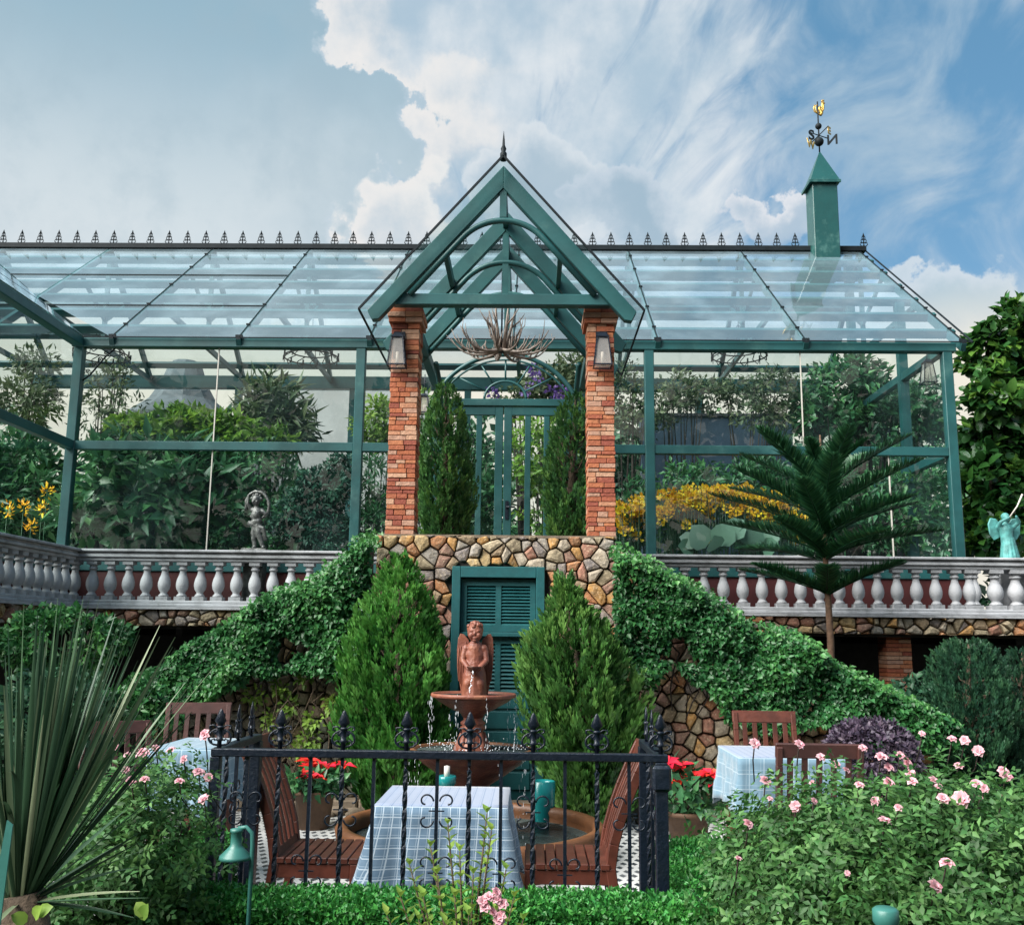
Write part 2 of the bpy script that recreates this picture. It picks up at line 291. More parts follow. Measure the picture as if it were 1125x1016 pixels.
# ------------------------------------------------------------------ objects
def thing(name, label, cat, loc=(0, 0, 0), group=None, rz=0.):
    o = bpy.data.objects.new(name, None); C.objects.link(o); o.location = loc; o.rotation_euler = (0, 0, rz); o.empty_display_size = .2
    o['label'] = label; o['category'] = cat
    if group: o['group'] = group
    return o
def rootloc(o):
    l = Vector((0, 0, 0))
    while o is not None: l += o.location; o = o.parent
    return l
def copy_tree(o, parent=None, loc=None, rz=None, label=None, scale=None):
    c = o.copy(); C.objects.link(c)
    if parent: c.parent = parent
    if loc is not None: c.location = loc
    if rz is not None: c.rotation_euler = (0, 0, rz)
    if scale is not None: c.scale = (scale,)*3
    if label: c['label'] = label
    for ch in [x for x in S.objects if x.parent == o]: copy_tree(ch, c)
    return c
class MB:
    def __init__(s): s.v = []; s.f = []; s.m = []; s.sm = []; s.uv = None
    def add(s, v, f, mi=0, smooth=False):
        b = len(s.v); s.v += [tuple(x) for x in v]; s.f += [tuple(b+i for i in q) for q in f]; s.m += [mi]*len(f); s.sm += [smooth]*len(f); return s
    def box(s, a, b, mi=0, bev=0.):
        (x0, y0, z0), (x1, y1, z1) = a, b
        x0, x1 = min(x0, x1), max(x0, x1); y0, y1 = min(y0, y1), max(y0, y1); z0, z1 = min(z0, z1), max(z0, z1)
        return s.add([(x0,y0,z0),(x1,y0,z0),(x1,y1,z0),(x0,y1,z0),(x0,y0,z1),(x1,y0,z1),(x1,y1,z1),(x0,y1,z1)],
              [(3,2,1,0),(4,5,6,7),(0,1,5,4),(1,2,6,5),(2,3,7,6),(3,0,4,7)], mi)
    def bar(s, p, q, w_, h_, up=(0, 0, 1), mi=0, w2=None, h2=None):
        p, q = Vector(p), Vector(q); d = (q-p).normalized(); up = Vector(up)
        if abs(d.dot(up)) > .98: up = Vector((0, 1, 0))
        x = d.cross(up).normalized(); z = x.cross(d).normalized(); w2 = w2 or w_; h2 = h2 or h_
        v = []
        for c, ww, hh in ((p, w_, h_), (q, w2, h2)):
            v += [c - x*ww/2 - z*hh/2, c + x*ww/2 - z*hh/2, c + x*ww/2 + z*hh/2, c - x*ww/2 + z*hh/2]
        return s.add(v, [(3,2,1,0),(4,5,6,7),(0,1,5,4),(1,2,6,5),(2,3,7,6),(3,0,4,7)], mi)
    def tube(s, pts, r, n=8, mi=0, closed=False):
        pts = [Vector(p) for p in pts]; k = len(pts); rs = r if isinstance(r, (list, tuple)) else [r]*k
        v = []; f = []; a = None
        for i, p in enumerate(pts):
            if closed: d = pts[(i+1) % k] - pts[i-1]
            else: d = pts[min(i+1, k-1)] - pts[max(i-1, 0)]
            d.normalize()
            if a is None: a = d.cross(Vector((0, 0, 1)) if abs(d.z) < .9 else Vector((0, 1, 0)))
            else: a = a - d*a.dot(d)
            a.normalize(); b = d.cross(a)
            v += [p + (a*math.cos(2*math.pi*j/n) + b*math.sin(2*math.pi*j/n))*rs[i] for j in range(n)]
        for i in range(k if closed else k-1):
            i2 = (i+1) % k
            for j in range(n): f.append((i*n+j, i*n+(j+1) % n, i2*n+(j+1) % n, i2*n+j))
        if not closed: f += [tuple(range(n))[::-1], tuple((k-1)*n+j for j in range(n))]
        return s.add(v, f, mi, True)
    def lathe(s, prof, c=(0, 0, 0), n=24, mi=0, smooth=True, sx=1., sy=1.):
        v = []; f = []
        for r, z in prof: v += [(c[0]+r*sx*math.cos(2*math.pi*j/n), c[1]+r*sy*math.sin(2*math.pi*j/n), c[2]+z) for j in range(n)]
        for i in range(len(prof)-1):
            for j in range(n): f.append((i*n+j, i*n+(j+1) % n, (i+1)*n+(j+1) % n, (i+1)*n+j))
        if prof[0][0] > 1e-5: f.append(tuple(range(n))[::-1])
        if prof[-1][0] > 1e-5: f.append(tuple((len(prof)-1)*n+j for j in range(n)))
        return s.add(v, f, mi, smooth)
    def ball(s, c, r, n=12, mi=0):
        r = r if isinstance(r, (tuple, list)) else (r, r, r)
        prof = [(math.sin(math.pi*i/n), -math.cos(math.pi*i/n)) for i in range(n+1)]
        b0 = len(s.v); s.lathe([(max(p, 1e-6), z) for p, z in prof], (0, 0, 0), n*2 if n > 6 else 10, mi)
        for i in range(b0, len(s.v)): x, y, z = s.v[i]; s.v[i] = (c[0]+x*r[0], c[1]+y*r[1], c[2]+z*r[2])
        return s
    def prism(s, poly, d, axis='y', mi=0):
        """poly: 2-D outline (x,z) extruded along y from d[0] to d[1] (or (y,z) along x)"""
        n = len(poly)
        mk = (lambda a, b, t: (a, t, b)) if axis == 'y' else ((lambda a, b, t: (t, a, b)) if axis == 'x' else (lambda a, b, t: (a, b, t)))
        v = [mk(a, b, d[0]) for a, b in poly] + [mk(a, b, d[1]) for a, b in poly]
        f = [tuple(range(n)), tuple(range(2*n-1, n-1, -1))] + [(i, i+n, (i+1) % n+n, (i+1) % n) for i in range(n)]
        return s.add(v, f, mi)
    def build(s, name, mat, parent=None, bevel=0., world=True, seg=1):
        me = bpy.data.meshes.new(name); off = rootloc(parent) if (parent and world) else Vector((0, 0, 0))
        me.from_pydata([(x-off.x, y-off.y, z-off.z) for x, y, z in s.v], [], s.f)
        for m_ in (mat if isinstance(mat, (list, tuple)) else [mat]): me.materials.append(m_)
        me.polygons.foreach_set('material_index', s.m); me.polygons.foreach_set('use_smooth', s.sm)
        if s.uv: 
            l = me.uv_layers.new(name='UVMap')
            for lp in me.loops: l.data[lp.index].uv = s.uv[lp.vertex_index]
        me.update()
        o = bpy.data.objects.new(name, me); C.objects.link(o)
        if parent: o.parent = parent
        if bevel:
            b = o.modifiers.new('bevel', 'BEVEL'); b.width = bevel; b.segments = seg; b.limit_method = 'ANGLE'; b.angle_limit = R(40)
        return o
def tag(o, label, cat, group=None):
    o['label'] = label; o['category'] = cat
    if group: o['group'] = group
    return o
def struct(o): o['kind'] = 'structure'; return o

def npmesh(name, V, F, mat, parent=None, rnd=None, off=None, smooth=False):
    """fast mesh of equal-sized faces; rnd: one value per vertex"""
    V = np.asarray(V, np.float32); F = np.asarray(F, np.int32)
    o_ = rootloc(parent) if parent else Vector((0, 0, 0))
    V = V - np.array(o_, np.float32)
    me = bpy.data.meshes.new(name); me.vertices.add(len(V)); me.vertices.foreach_set('co', V.ravel())
    k = F.shape[1]; me.loops.add(F.size); me.loops.foreach_set('vertex_index', F.ravel())
    me.polygons.add(len(F)); me.polygons.foreach_set('loop_start', np.arange(0, F.size, k, dtype=np.int32)); me.polygons.foreach_set('loop_total', np.full(len(F), k, np.int32))
    if smooth: me.polygons.foreach_set('use_smooth', np.ones(len(F), bool))
    me.materials.append(mat)
    if rnd is not None: a = me.attributes.new('rnd', 'FLOAT', 'POINT'); a.data.foreach_set('value', np.asarray(rnd, np.float32))
    me.update(calc_edges=True)
    o = bpy.data.objects.new(name, me); C.objects.link(o)
    if parent: o.parent = parent
    return o
BROAD = ('fig_leaves', 'lily_leaves', 'pink_petals')
def unit(a): return a/np.maximum(np.linalg.norm(a, axis=-1, keepdims=True), 1e-9)
def leaves(name, pos, dr, nr, L, W, mat, parent=None, rnd=None, fold=.25, curl=.15, broad=None):
    """folded leaf: a stem point, two points each side, a drooping tip"""
    N = len(pos); dr = unit(dr); sd_ = unit(np.cross(dr, nr)); nn = np.cross(sd_, dr)
    L = np.broadcast_to(L, (N,)).reshape(N, 1); W = np.broadcast_to(W, (N,)).reshape(N, 1)
    if broad is None: broad = mat.name in BROAD
    if broad:
        c = pos + dr*L*.5; pts = [pos]
        for a, wd, q in ((.16, .36, 0), (.45, .5, .0), (.78, .36, .35)): pts.append(pos + dr*L*a + sd_*W*wd + nn*W*fold*.5 - nn*L*curl*q)
        pts.append(pos + dr*L - nn*L*curl)
        for a, wd, q in ((.78, .36, .35), (.45, .5, .0), (.16, .36, 0)): pts.append(pos + dr*L*a - sd_*W*wd + nn*W*fold*.5 - nn*L*curl*q)
        V = np.stack(pts+[c], 1).reshape(-1, 3); i = (np.arange(N)*9)[:, None]
        F = np.concatenate([i+np.array([[j, (j+1) % 8, 8]]) for j in range(8)], 0); rnd = RG.random(N) if rnd is None else rnd
        return npmesh(name, V, F, mat, parent, np.repeat(rnd, 9), smooth=True)
    b = pos; m1 = pos + dr*L*.42; tip = pos + dr*L - nn*L*curl
    l = m1 + sd_*W*.5 + nn*W*fold; r = m1 - sd_*W*.5 + nn*W*fold
    V = np.stack([b, l, tip, r, m1], 1).reshape(-1, 3)
    i = (np.arange(N)*5)[:, None]
    F = np.concatenate([i+np.array([[0, 1, 4]]), i+np.array([[1, 2, 4]]), i+np.array([[0, 4, 3]]), i+np.array([[4, 2, 3]])], 0)
    rnd = RG.random(N) if rnd is None else rnd
    return npmesh(name, V, F, mat, parent, np.repeat(rnd, 5))
def clumps(cen, rad, nper, flat=1.0):
    """points scattered in balls round the centres; returns points, outward directions, a tint per clump"""
    M = len(cen); d = unit(RG.normal(size=(M*nper, 3))); r = RG.random((M*nper, 1))**.5
    rad = np.broadcast_to(rad, (M,)); rr = np.repeat(rad, nper)[:, None]
    o = d*r*rr; o[:, 2] *= flat
    return np.repeat(cen, nper, 0) + o, d, np.repeat(RG.random(M), nper)
def ell_shell(c, r, n, inner=.7, zmin=-1.):
    d = unit(RG.normal(size=(n*2, 3))); d = d[d[:, 2] > zmin][:n]
    k = (inner + (1-inner)*RG.random((len(d), 1))**.6)
    bump = np.array([noise.noise(Vector(x)*2.3 + Vector(c)) for x in d])[:, None]*.16
    return np.array(c) + d*(k+bump)*np.array(r), d
def leafball(name, blobs, nclump, nper, crad, L, W, mat, parent=None, up=.5, inner=.6, zmin=-1., spread=.8, flat=.8):
    P_, D_, T_ = [], [], []
    vol = np.array([b[1][0]*b[1][1]*b[1][2] for b in blobs])**(2/3); vol /= vol.sum()
    for (c, r), f in zip(blobs, vol):
        cc, od = ell_shell(c, r, max(2, int(nclump*f)), inner, zmin)
        p, d, t = clumps(cc, crad*(.6+.8*RG.random(len(cc))), nper, flat)
        P_.append(p); D_.append(np.repeat(od, nper, 0)*.7 + d*.6); T_.append(t)
    p, d, t = map(np.concatenate, (P_, D_, T_))
    n = len(p); dr = unit(d + RG.normal(size=(n, 3))*spread); nr = unit(d + np.array([0, -.2, up]) + RG.normal(size=(n, 3))*.35)
    return leaves(name, p, dr, nr, L*(.6+.8*RG.random(n)), W*(.6+.8*RG.random(n)), mat, parent, t)
def spray_mesh(nb=13, L=1., wd=.35, leafw=.07):
    """one flame-shaped conifer spray along +Z, in local units"""
    V = []; F = []
    rs = random.Random(3)
    for i in range(nb):
        t = i/(nb-1); a = rs.uniform(-1, 1); b = rs.uniform(-.5, .5)
        z0 = t*.62*L; x0 = a*wd*.35*(1-t*.6); y0 = b*wd*.3
        x1 = x0 + a*wd*.6*(1-t*.5); y1 = y0 + b*wd*.4; z1 = z0 + .38*L*(1-.25*abs(a))
        d = Vector((x1-x0, y1-y0, z1-z0)); s_ = d.cross(Vector((rs.uniform(-.6, .6), 1, 0))).normalized()*leafw
        p0 = Vector((x0, y0, z0)); m_ = p0 + d*.5
        k = len(V); V += [p0, m_+s_, p0+d, m_-s_]; F += [(k, k+1, k+2, k+3)]
    return np.array([tuple(v) for v in V]), np.array(F)
SPV, SPF = spray_mesh()
def sprays(name, pos, ax, size, mat, parent=None, tint=None, wide=1.):
    N = len(pos); z = unit(ax); x = unit(np.cross(z, unit(RG.normal(size=(N, 3))))); y = np.cross(z, x)
    M = np.stack([x*wide, y*wide, z], 1)*np.broadcast_to(size, (N,))[:, None, None]
    V = np.einsum('vk,nkj->nvj', SPV, M) + pos[:, None, :]
    F = SPF[None] + (np.arange(N)*len(SPV))[:, None, None]
    t = RG.random(N) if tint is None else tint
    return npmesh(name, V.reshape(-1, 3), F.reshape(-1, 4), mat, parent, np.repeat(t, len(SPV)))
def blob(name, parts, mat, parent=None, voxel=.01, smooth=4, disp=0.):
    """one fused surface: ('e', centre, radii) ellipsoids and ('c', p0, p1, r0, r1) tapered limbs"""
    mb = MB()
    for q in parts:
        if q[0] == 'e': mb.ball(q[1], q[2], 10)
        else:
            p0, p1 = Vector(q[1]), Vector(q[2]); n = 5
            pts = [p0.lerp(p1, i/n) for i in range(n+1)]; mb.tube(pts, [q[3]+(q[4]-q[3])*i/n for i in range(n+1)], 12)
            mb.ball(p0, q[3], 6); mb.ball(p1, q[4], 6)
    o = mb.build(name, mat, parent)
    m_ = o.modifiers.new('fuse', 'REMESH'); m_.mode = 'VOXEL'; m_.voxel_size = voxel; m_.use_smooth_shade = True
    s_ = o.modifiers.new('soft', 'SMOOTH'); s_.iterations = smooth; s_.factor = .5
    return o
# stones: a jittered cell pattern cut into separate bevelled stones
def cells(x0, x1, z0, z1, size, seed=1, clip=(), aspect=1.25, holes=()):
    rs = random.Random(seed); nx = max(2, int((x1-x0)/size/aspect)); nz = max(2, int((z1-z0)/size))
    dx, dz = (x1-x0)/nx, (z1-z0)/nz; seeds = []
    for i in range(-1, nx+1):
        for j in range(-1, nz+1): seeds.append((x0+(i+.5+rs.uniform(-.58, .58))*dx, z0+(j+.5+rs.uniform(-.55, .55))*dz))
    out = []
    for k, (sx, sz) in enumerate(seeds):
        poly = [(x0, z0), (x1, z0), (x1, z1), (x0, z1)]
        def cut(poly, nx_, nz_, c):      # keep nx*x+nz*z <= c
            res = []
            for a, b in zip(poly, poly[1:]+poly[:1]):
                da, db = nx_*a[0]+nz_*a[1]-c, nx_*b[0]+nz_*b[1]-c
                if da <= 0: res.append(a)
                if da*db < 0: t = da/(da-db); res.append((a[0]+(b[0]-a[0])*t, a[1]+(b[1]-a[1])*t))
            return res
        for l, (tx, tz) in enumerate(seeds):
            if l == k or abs(tx-sx) > 3*dx or abs(tz-sz) > 3*dz: continue
            nx_, nz_ = tx-sx, tz-sz; poly = cut(poly, nx_, nz_, (tx*tx+tz*tz-sx*sx-sz*sz)/2)
            if len(poly) < 3: break
        for (a, b, c) in clip:
            if len(poly) >= 3: poly = cut(poly, a, b, c)
        if len(poly) < 3: continue
        cx = sum(p[0] for p in poly)/len(poly); cz = sum(p[1] for p in poly)/len(poly)
        if any(a < cx < b and c < cz < d for a, b, c, d in holes): continue
        if holes:
            for a, b, c, d in holes:
                poly = [((a if abs(px-a) < abs(px-b) else b, pz) if (a < px < b and c < pz < d-.02 and not (c < pz < d and d-pz < .12)) else (px, max(pz, d)) if (a < px < b and c < pz < d) else (px, pz)) for px, pz in poly]
        out.append((poly, cx, cz))
    return out
def stones(mb, cs, to3, gap=.012, depth=.05, seed=1):
    """to3(x, z, out) maps wall coordinates to the world"""
    rs = random.Random(seed)
    for poly, cx, cz in cs:
        n = len(poly); rr = max(max(abs(p[0]-cx), abs(p[1]-cz)) for p in poly)
        if rr < .02: continue
        dd = depth*rs.uniform(.6, 1.25); tx, tz = rs.uniform(-.25, .25), rs.uniform(-.25, .25)
        # subdivide and round the outline a little
        pl = []
        for a, b in zip(poly, poly[1:]+poly[:1]):
            pl.append((a[0]*.93+b[0]*.07, a[1]*.93+b[1]*.07)); pl.append((a[0]*.07+b[0]*.93, a[1]*.07+b[1]*.93))
        n = len(pl); V = []
        for s_, o_ in ((1-gap/rr, 0.), (1-gap*1.15/rr, dd*.55), (1-gap*2.6/rr, dd*.95), (.45, dd*1.1)):
            for px, pz in pl:
                x = cx+(px-cx)*s_; z = cz+(pz-cz)*s_
                V.append(to3(x, z, max(0, o_*(1+tx*(x-cx)/rr+tz*(z-cz)/rr)) if o_ else 0.))
        F = []
        for q in range(3):
            for i in range(n): F.append((q*n+i, q*n+(i+1) % n, (q+1)*n+(i+1) % n, (q+1)*n+i))
        F.append(tuple(3*n+i for i in range(n)))
        mb.add(V, F)
# ------------------------------------------------------------------ the ground
mb = MB(); mb.box((-200, -60, -.3), (200, 300, -.02)); struct(mb.build('ground', SOIL))
mb = MB(); mb.box((-4.6, 4.35, -.02), (3.2, 9.55, 0)); struct(mb.build('patio', TILE))

# ------------------------------------------------------------------ greenhouse
F = 13.5; XL, XR = -6.38, 5.75; ZE = 5.66; ZM = 4.13; ZT = 1.93; ZB = P(300, 629, 13.44).z; SH = P(300, 609, 13.4).z-P(300, 629, 13.4).z
YR, ZR = 17.4, 8.60; YB, ZBK = 19.8, 6.75; XG = XR+.3; XW = XL-3.9
gh = thing('greenhouse', 'large green framed glasshouse with a pitched glass roof standing on the stone terrace', 'greenhouse', (-.3, F, ZT))
def zf(y): return ZE + .075 + (y-F)*(ZR-ZE-.075)/(YR-F)          # front slope
def zb(y): return ZR - (y-YR)*(ZR-ZBK)/(YB-YR)
# posts of the long front
def vline(u, v=500): return P(u, v, F).x
PW = .13
posts = [XL, P(393, 500, F).x, P(714, 500, F).x, XR]
for x in posts:
    mb = MB(); mb.box((x-PW/2, F-PW/2, ZB+SH), (x+PW/2, F+PW/2, ZE-.12)); mb.build('post', TEAL, gh, .008)
# plinth, sill
mb = MB(); mb.box((XW, F-.06, ZT), (XR+.06, F+.06, ZB)); mb.box((XL-.06, 7.5, ZT), (XL+.06, F-.06, ZB)); mb.box((XR-.06, F+.06, ZT), (XR+.06, YB, ZB)); mb.build('plinth', RED, gh)
mb = MB(); mb.box((XL, F-.085, ZB), (XR+.08, F+.08, ZB+SH)); mb.box((XL-.08, 7.5, ZB), (XL+.08, F-.085, ZB+SH)); mb.box((XR-.08, F+.08, ZB), (XR+.08, YB, ZB+SH)); mb.build('sill', TEAL, gh, .01)
# middle rails and eave beams
def rail(a, b, w_=.11, h_=.12, name='rail', mat=TEAL, bev=.006):
    mb = MB(); mb.bar(a, b, w_, h_); return mb.build(name, mat, gh, bev)
for a, b in ((posts[0]+PW/2, posts[1]-PW/2), (posts[1]+PW/2, P(470, 490, F).x), (P(652, 490, F).x, posts[2]-PW/2), (posts[2]+PW/2, posts[3]-PW/2)):
    rail((a, F, ZM), (b, F, ZM))
rail((XL-.1, F, ZE-.06), (XR+.12, F, ZE-.06), .15, .13, 'eave_beam', TEAL, .01)
# end wall on the right and back wall
for y in (F+1.6, F+3.9, YB): 
    mb = MB(); mb.box((XR-PW/2, y-PW/2, ZB+SH), (XR+PW/2, y+PW/2, (zf(y) if y <= YR else zb(y))-.1)); mb.build('post', TEAL, gh)
rail((XR, F+PW/2, ZM), (XR, YB, ZM)); rail((XR, F+PW/2, ZE-.06), (XR, YB-PW/2, ZE-.06))
for x in [XR-2.35*i for i in range(0, 6)]:
    mb = MB(); mb.box((x-PW/2-.001, YB-PW/2-.001, ZB+SH), (x+PW/2-.001, YB+PW/2, ZBK-.1)); mb.build('post', TEAL, gh)
rail((XW, YB, ZBK-.08), (XR+.1, YB, ZBK-.08), .16, .26, 'eave_beam')
# wing on the left, running towards the camera
for y in (7.6, 10.4):
    mb = MB(); mb.box((XL-PW/2, y-PW/2, ZB+SH), (XL+PW/2, y+PW/2, ZE-.12)); mb.build('post', TEAL, gh, .008)
rail((XL, 7.5, ZM), (XL, F-PW/2, ZM)); rail((XL, 7.2, ZE-.06), (XL, F-.08, ZE-.06), .15, .13, 'eave_beam', TEAL, .01)
# floor of the house
mb = MB(); mb.box((XW, F+.06, ZT-.02), (XR-.06, YB+.1, ZT+.02)); mb.box((XW, 7.5, ZT-.02), (XL-.06, F+.06, ZT+.018)); mb.build('floor', GREYW, gh)
# trusses
TX = [P(u, 272, YR).x for u in (-118, 3, 122, 235, 341, 450, 570, 690, 813)] + [XG-.09]
for x in TX:
    mb = MB()
    mb.bar((x, F-.1, zf(F-.1)-.075), (x, YR, ZR-.075), .07, .11); mb.bar((x, YR, ZR-.078), (x, YB+.1, zb(YB+.1)-.078), .07, .11)
    ty = ZE+1.05; ya = F + (ty-ZE)*(YR-F)/(ZR-ZE); yb_ = YR + (ZR-ty)*(YB-YR)/(ZR-ZBK) if ty > ZBK else YB
    mb.bar((x-.002, ya, ty), (x-.002, min(yb_, YB), ty), .06, .09)
    mb.bar((x+.003, YR, ty), (x+.003, YR, ZR-.12), .07, .07, up=(0, 1, 0))
    mb.bar((x+.002, YR-.02, ty+.5), (x+.002, YR-1.1, zf(YR-1.1)-.1), .05, .06); mb.bar((x+.002, YR+.02, ty+.5), (x+.002, YR+.9, zb(YR+.9)-.1), .05, .06)
    mb.build('truss', TEAL, gh)
# purlins under the glass
for i in range(6):
    y = F + (YR-F)*(i+.62)/6.3
    mb = MB(); mb.bar((XW-1, y, zf(y)-.085), (XG, y, zf(y)-.085), .09, .12, up=(0, -(ZR-ZE), YR-F)); mb.build('purlin', TEAL, gh)
for i in range(4):
    y = YR + (YB-YR)*(i+.7)/4.3
    mb = MB(); mb.bar((XW-1, y, zb(y)-.065), (XG, y, zb(y)-.065), .13, .06, up=(0, ZR-ZBK, YB-YR)); mb.build('purlin', TEAL, gh)
# ridge with cresting
mb = MB(); mb.bar((XW-2, YR, ZR+.02), (XG+.02, YR, ZR+.02), .20, .10); rg = mb.build('ridge', IRONB, gh, .01)
def cresting():
    mb = MB(); mb.tube([(0, 0, 0), (0, 0, .17)], .010, 5)
    mb.lathe([(.001, .15), (.022, .175), (.001, .225)], n=6)
    for z, r in ((.035, .072), (.085, .052), (.13, .03)):
        for s in (-1, 1): mb.tube([(0, 0, z-.012), (s*r*.6, 0, z-.012), (s*r, 0, z+.012), (s*r*.85, 0, z+.04), (s*r*.5, 0, z+.03)], .008, 4)
        mb.ball((0, 0, z), .014, 4)
    return mb.build('cresting_finial', IRONB, rg, world=False)
cf = cresting(); base = rootloc(rg)
us = [3 + 20.25*i for i in range(48)]
for i, u in enumerate(us[:46]+[949]):
    p = P(u, 268, YR); o = cf if i == 0 else cf.copy()
    if i: C.objects.link(o); o.parent = rg
    o.location = (p.x-base.x, YR-base.y, ZR+.07-base.z); o.scale = (.95, 1., 1.3)
# glass roof panes, front and back slope, between trusses
tx2 = [XW-1] + TX[1:]
for a, b in zip(tx2[:-1], tx2[1:]):
    for fr in (0, 1):
        mb = MB(); e = .012
        if fr == 0:
            y0, y1 = F-.11, YR-.02
            if a < XL-.2:                                 # meets the wing roof in a valley
                vy = lambda x: F + (XL-x)
                mb.add([(a+e, vy(a), zf(vy(a))+.01), (b-e, max(vy(b), y0), zf(max(vy(b), y0))+.01), (b-e, y1, zf(y1)+.01), (a+e, y1, zf(y1)+.01)], [(0, 1, 2, 3)])
            else: mb.add([(a+e, y0, zf(y0)+.01), (b-e, y0, zf(y0)+.01), (b-e, y1, zf(y1)+.01), (a+e, y1, zf(y1)+.01)], [(0, 1, 2, 3)])
        else:
            y0, y1 = YR+.02, YB+.25
            mb.add([(a+e, y0, zb(y0)+.01), (b-e, y0, zb(y0)+.01), (b-e, y1, zb(y1)+.01), (a+e, y1, zb(y1)+.01)], [(3, 2, 1, 0)])
        mb.build('roof_pane', GLR, gh)
    # seam with clips above the glass
    if b > XL:
        mb = MB(); mb.bar((b, F-.12, zf(F-.12)+.018), (b, YR-.05, zf(YR-.05)+.018), .014, .012)
        for k in (.08, .28, .5, .72, .9):
            y = F + (YR-F)*k; mb.bar((b-.028, y, zf(y)+.03), (b+.028, y, zf(y)+.03), .03, .02)
        mb.box((b-.05, F-.10, ZE+.006), (b+.05, F-.077, ZE+.05)); mb.box((b-.03, F-.13, ZE-.03), (b+.03, F-.0755, ZE+.0065)); mb.build('roof_seam', IRONB, gh)
for k in (.27, .62):
    y = F+(YR-F)*k; mb = MB(); mb.bar((-9, y, zf(y)+.02), (TX[4], y, zf(y)+.02), .015, .012); mb.build('roof_seam', IRONB, gh)
# last bay of glass projecting past the gable end, with a dark edge
mb = MB(); mb.bar((XG+.03, F-.12, zf(F-.12)+.012), (XG+.03, YR, ZR+.012), .02, .02); mb.bar((XL, F-.115, zf(F-.115)+.012), (XG+.03, F-.115, zf(F-.115)+.012), .014, .014); mb.build('roof_edge', IRONB, gh)
# wing roof
def zw(x): return ZE + .075 + (XL-x)*(ZR-ZE-.075)/3.9
mb = MB(); mb.add([(XL+.1, 7.2, zw(XL+.1)), (XL+.1, F-.11, zw(XL+.1)), (XW, F+3.9, ZR), (XW, 7.2, ZR)], [(3, 2, 1, 0)]); mb.build('roof_pane', GLR, gh)
for x in (XL-1, XL-2.2, XL-3.3):
    mb = MB(); mb.bar((x, 7.2, zw(x)-.07), (x, F+XL-x-.2, zw(x)-.07), .12, .06); mb.build('purlin', TEAL, gh)
mb = MB(); mb.bar((XW, 7.2, ZR-.05), (XW, YR-.1, ZR-.05), .12, .12); mb.build('ridge', TEAL, gh)
mb = MB(); mb.bar((XL-.05, F+.05, ZE-.03), (XW+.05, YR-.05, ZR-.09), .1, .1); mb.build('valley_beam', TEAL, gh)
for y in (7.6, 10.4):
    mb = MB(); mb.bar((XL+.1, y, zw(XL+.1)-.08), (XW+.07, y, ZR-.08), .08, .11); mb.build('truss', TEAL, gh)
    mb = MB(); mb.bar((XL-.08, y-.001, ZE-.06), (XW, y-.001, ZE-.06), .08, .11); mb.build('rail', TEAL, gh)
# wall glass
def pane(x0, x1, z0, z1, y=F, name='glass_pane'):
    mb = MB(); mb.add([(x0, y, z0), (x1, y, z0), (x1, y, z1), (x0, y, z1)], [(0, 1, 2, 3)]); return mb.build(name, GLW, gh)
j1, j2, j3 = P(233, 500, F).x, P(880, 430, F).x, P(978, 550, F).x
zc0, zc1, zc2, zc3 = ZB+SH, ZM-.06, ZM+.06, ZE-.125
for a, b in ((posts[0], j1), (j1+.012, posts[1])): pane(a, b, zc0, zc1); pane(a, b, zc2, zc3)
mb = MB(); mb.box((j1-.002, F-.012, zc0), (j1+.014, F+.012, zc1)); mb.box((j1-.002, F-.012, zc2), (j1+.014, F+.012, zc3)); mb.build('glass_joint', FROST, gh)
mb = MB(); mb.box((j2-.002, F-.012, zc2), (j2+.012, F+.012, zc3)); mb.box((j3-.002, F-.012, zc0), (j3+.012, F+.012, zc1)); mb.build('glass_joint', FROST, gh)
pane(posts[2], j2, zc2, zc3); pane(j2+.012, posts[3], zc2, zc3); pane(posts[2], j3, zc0, zc1); pane(j3+.012, posts[3], zc0, zc1)
dx0, dx1 = P(472, 520, F).x, P(648, 520, F).x
pane(posts[1], dx0, zc0, zc1); pane(posts[1], dx0, zc2, zc3); pane(dx1, posts[2], zc0, zc1); pane(dx1, posts[2], zc2, zc3)
mb = MB(); mb.add([(XL, 7.5, zc0), (XL, F, zc0), (XL, F, zc1), (XL, 7.5, zc1)], [(0, 1, 2, 3)]); mb.build('glass_pane', GLW, gh)
mb = MB(); mb.add([(XL, 7.5, zc2), (XL, F, zc2), (XL, F, zc3), (XL, 7.5, zc3)], [(0, 1, 2, 3)]); mb.build('glass_pane', GLW, gh)
mb = MB(); mb.add([(XR, F, zc0), (XR, YB, zc0), (XR, YB, ZE), (XR, F, ZE)], [(0, 1, 2, 3)]); mb.build('glass_pane', GLW, gh)
# small scroll brackets in the corner of the left bay
for s, x in ((1, XL+.07),):
    mb = MB()
    mb.tube([(x, F, ZE-.6), (x+.10, F, ZE-.52), (x+.30, F, ZE-.25), (x+.42, F, ZE-.14)], .012, 6)
    for k in range(4):
        cx, cz = x+.06+.08*k, ZE-.47+.09*k
        mb.tube([(cx+.035*math.cos(a)*(1-a/9), F, cz+.035*math.sin(a)*(1-a/9)) for a in [q*.7 for q in range(11)]], .008, 5)
    mb.build('scroll_bracket', IRONB, gh)
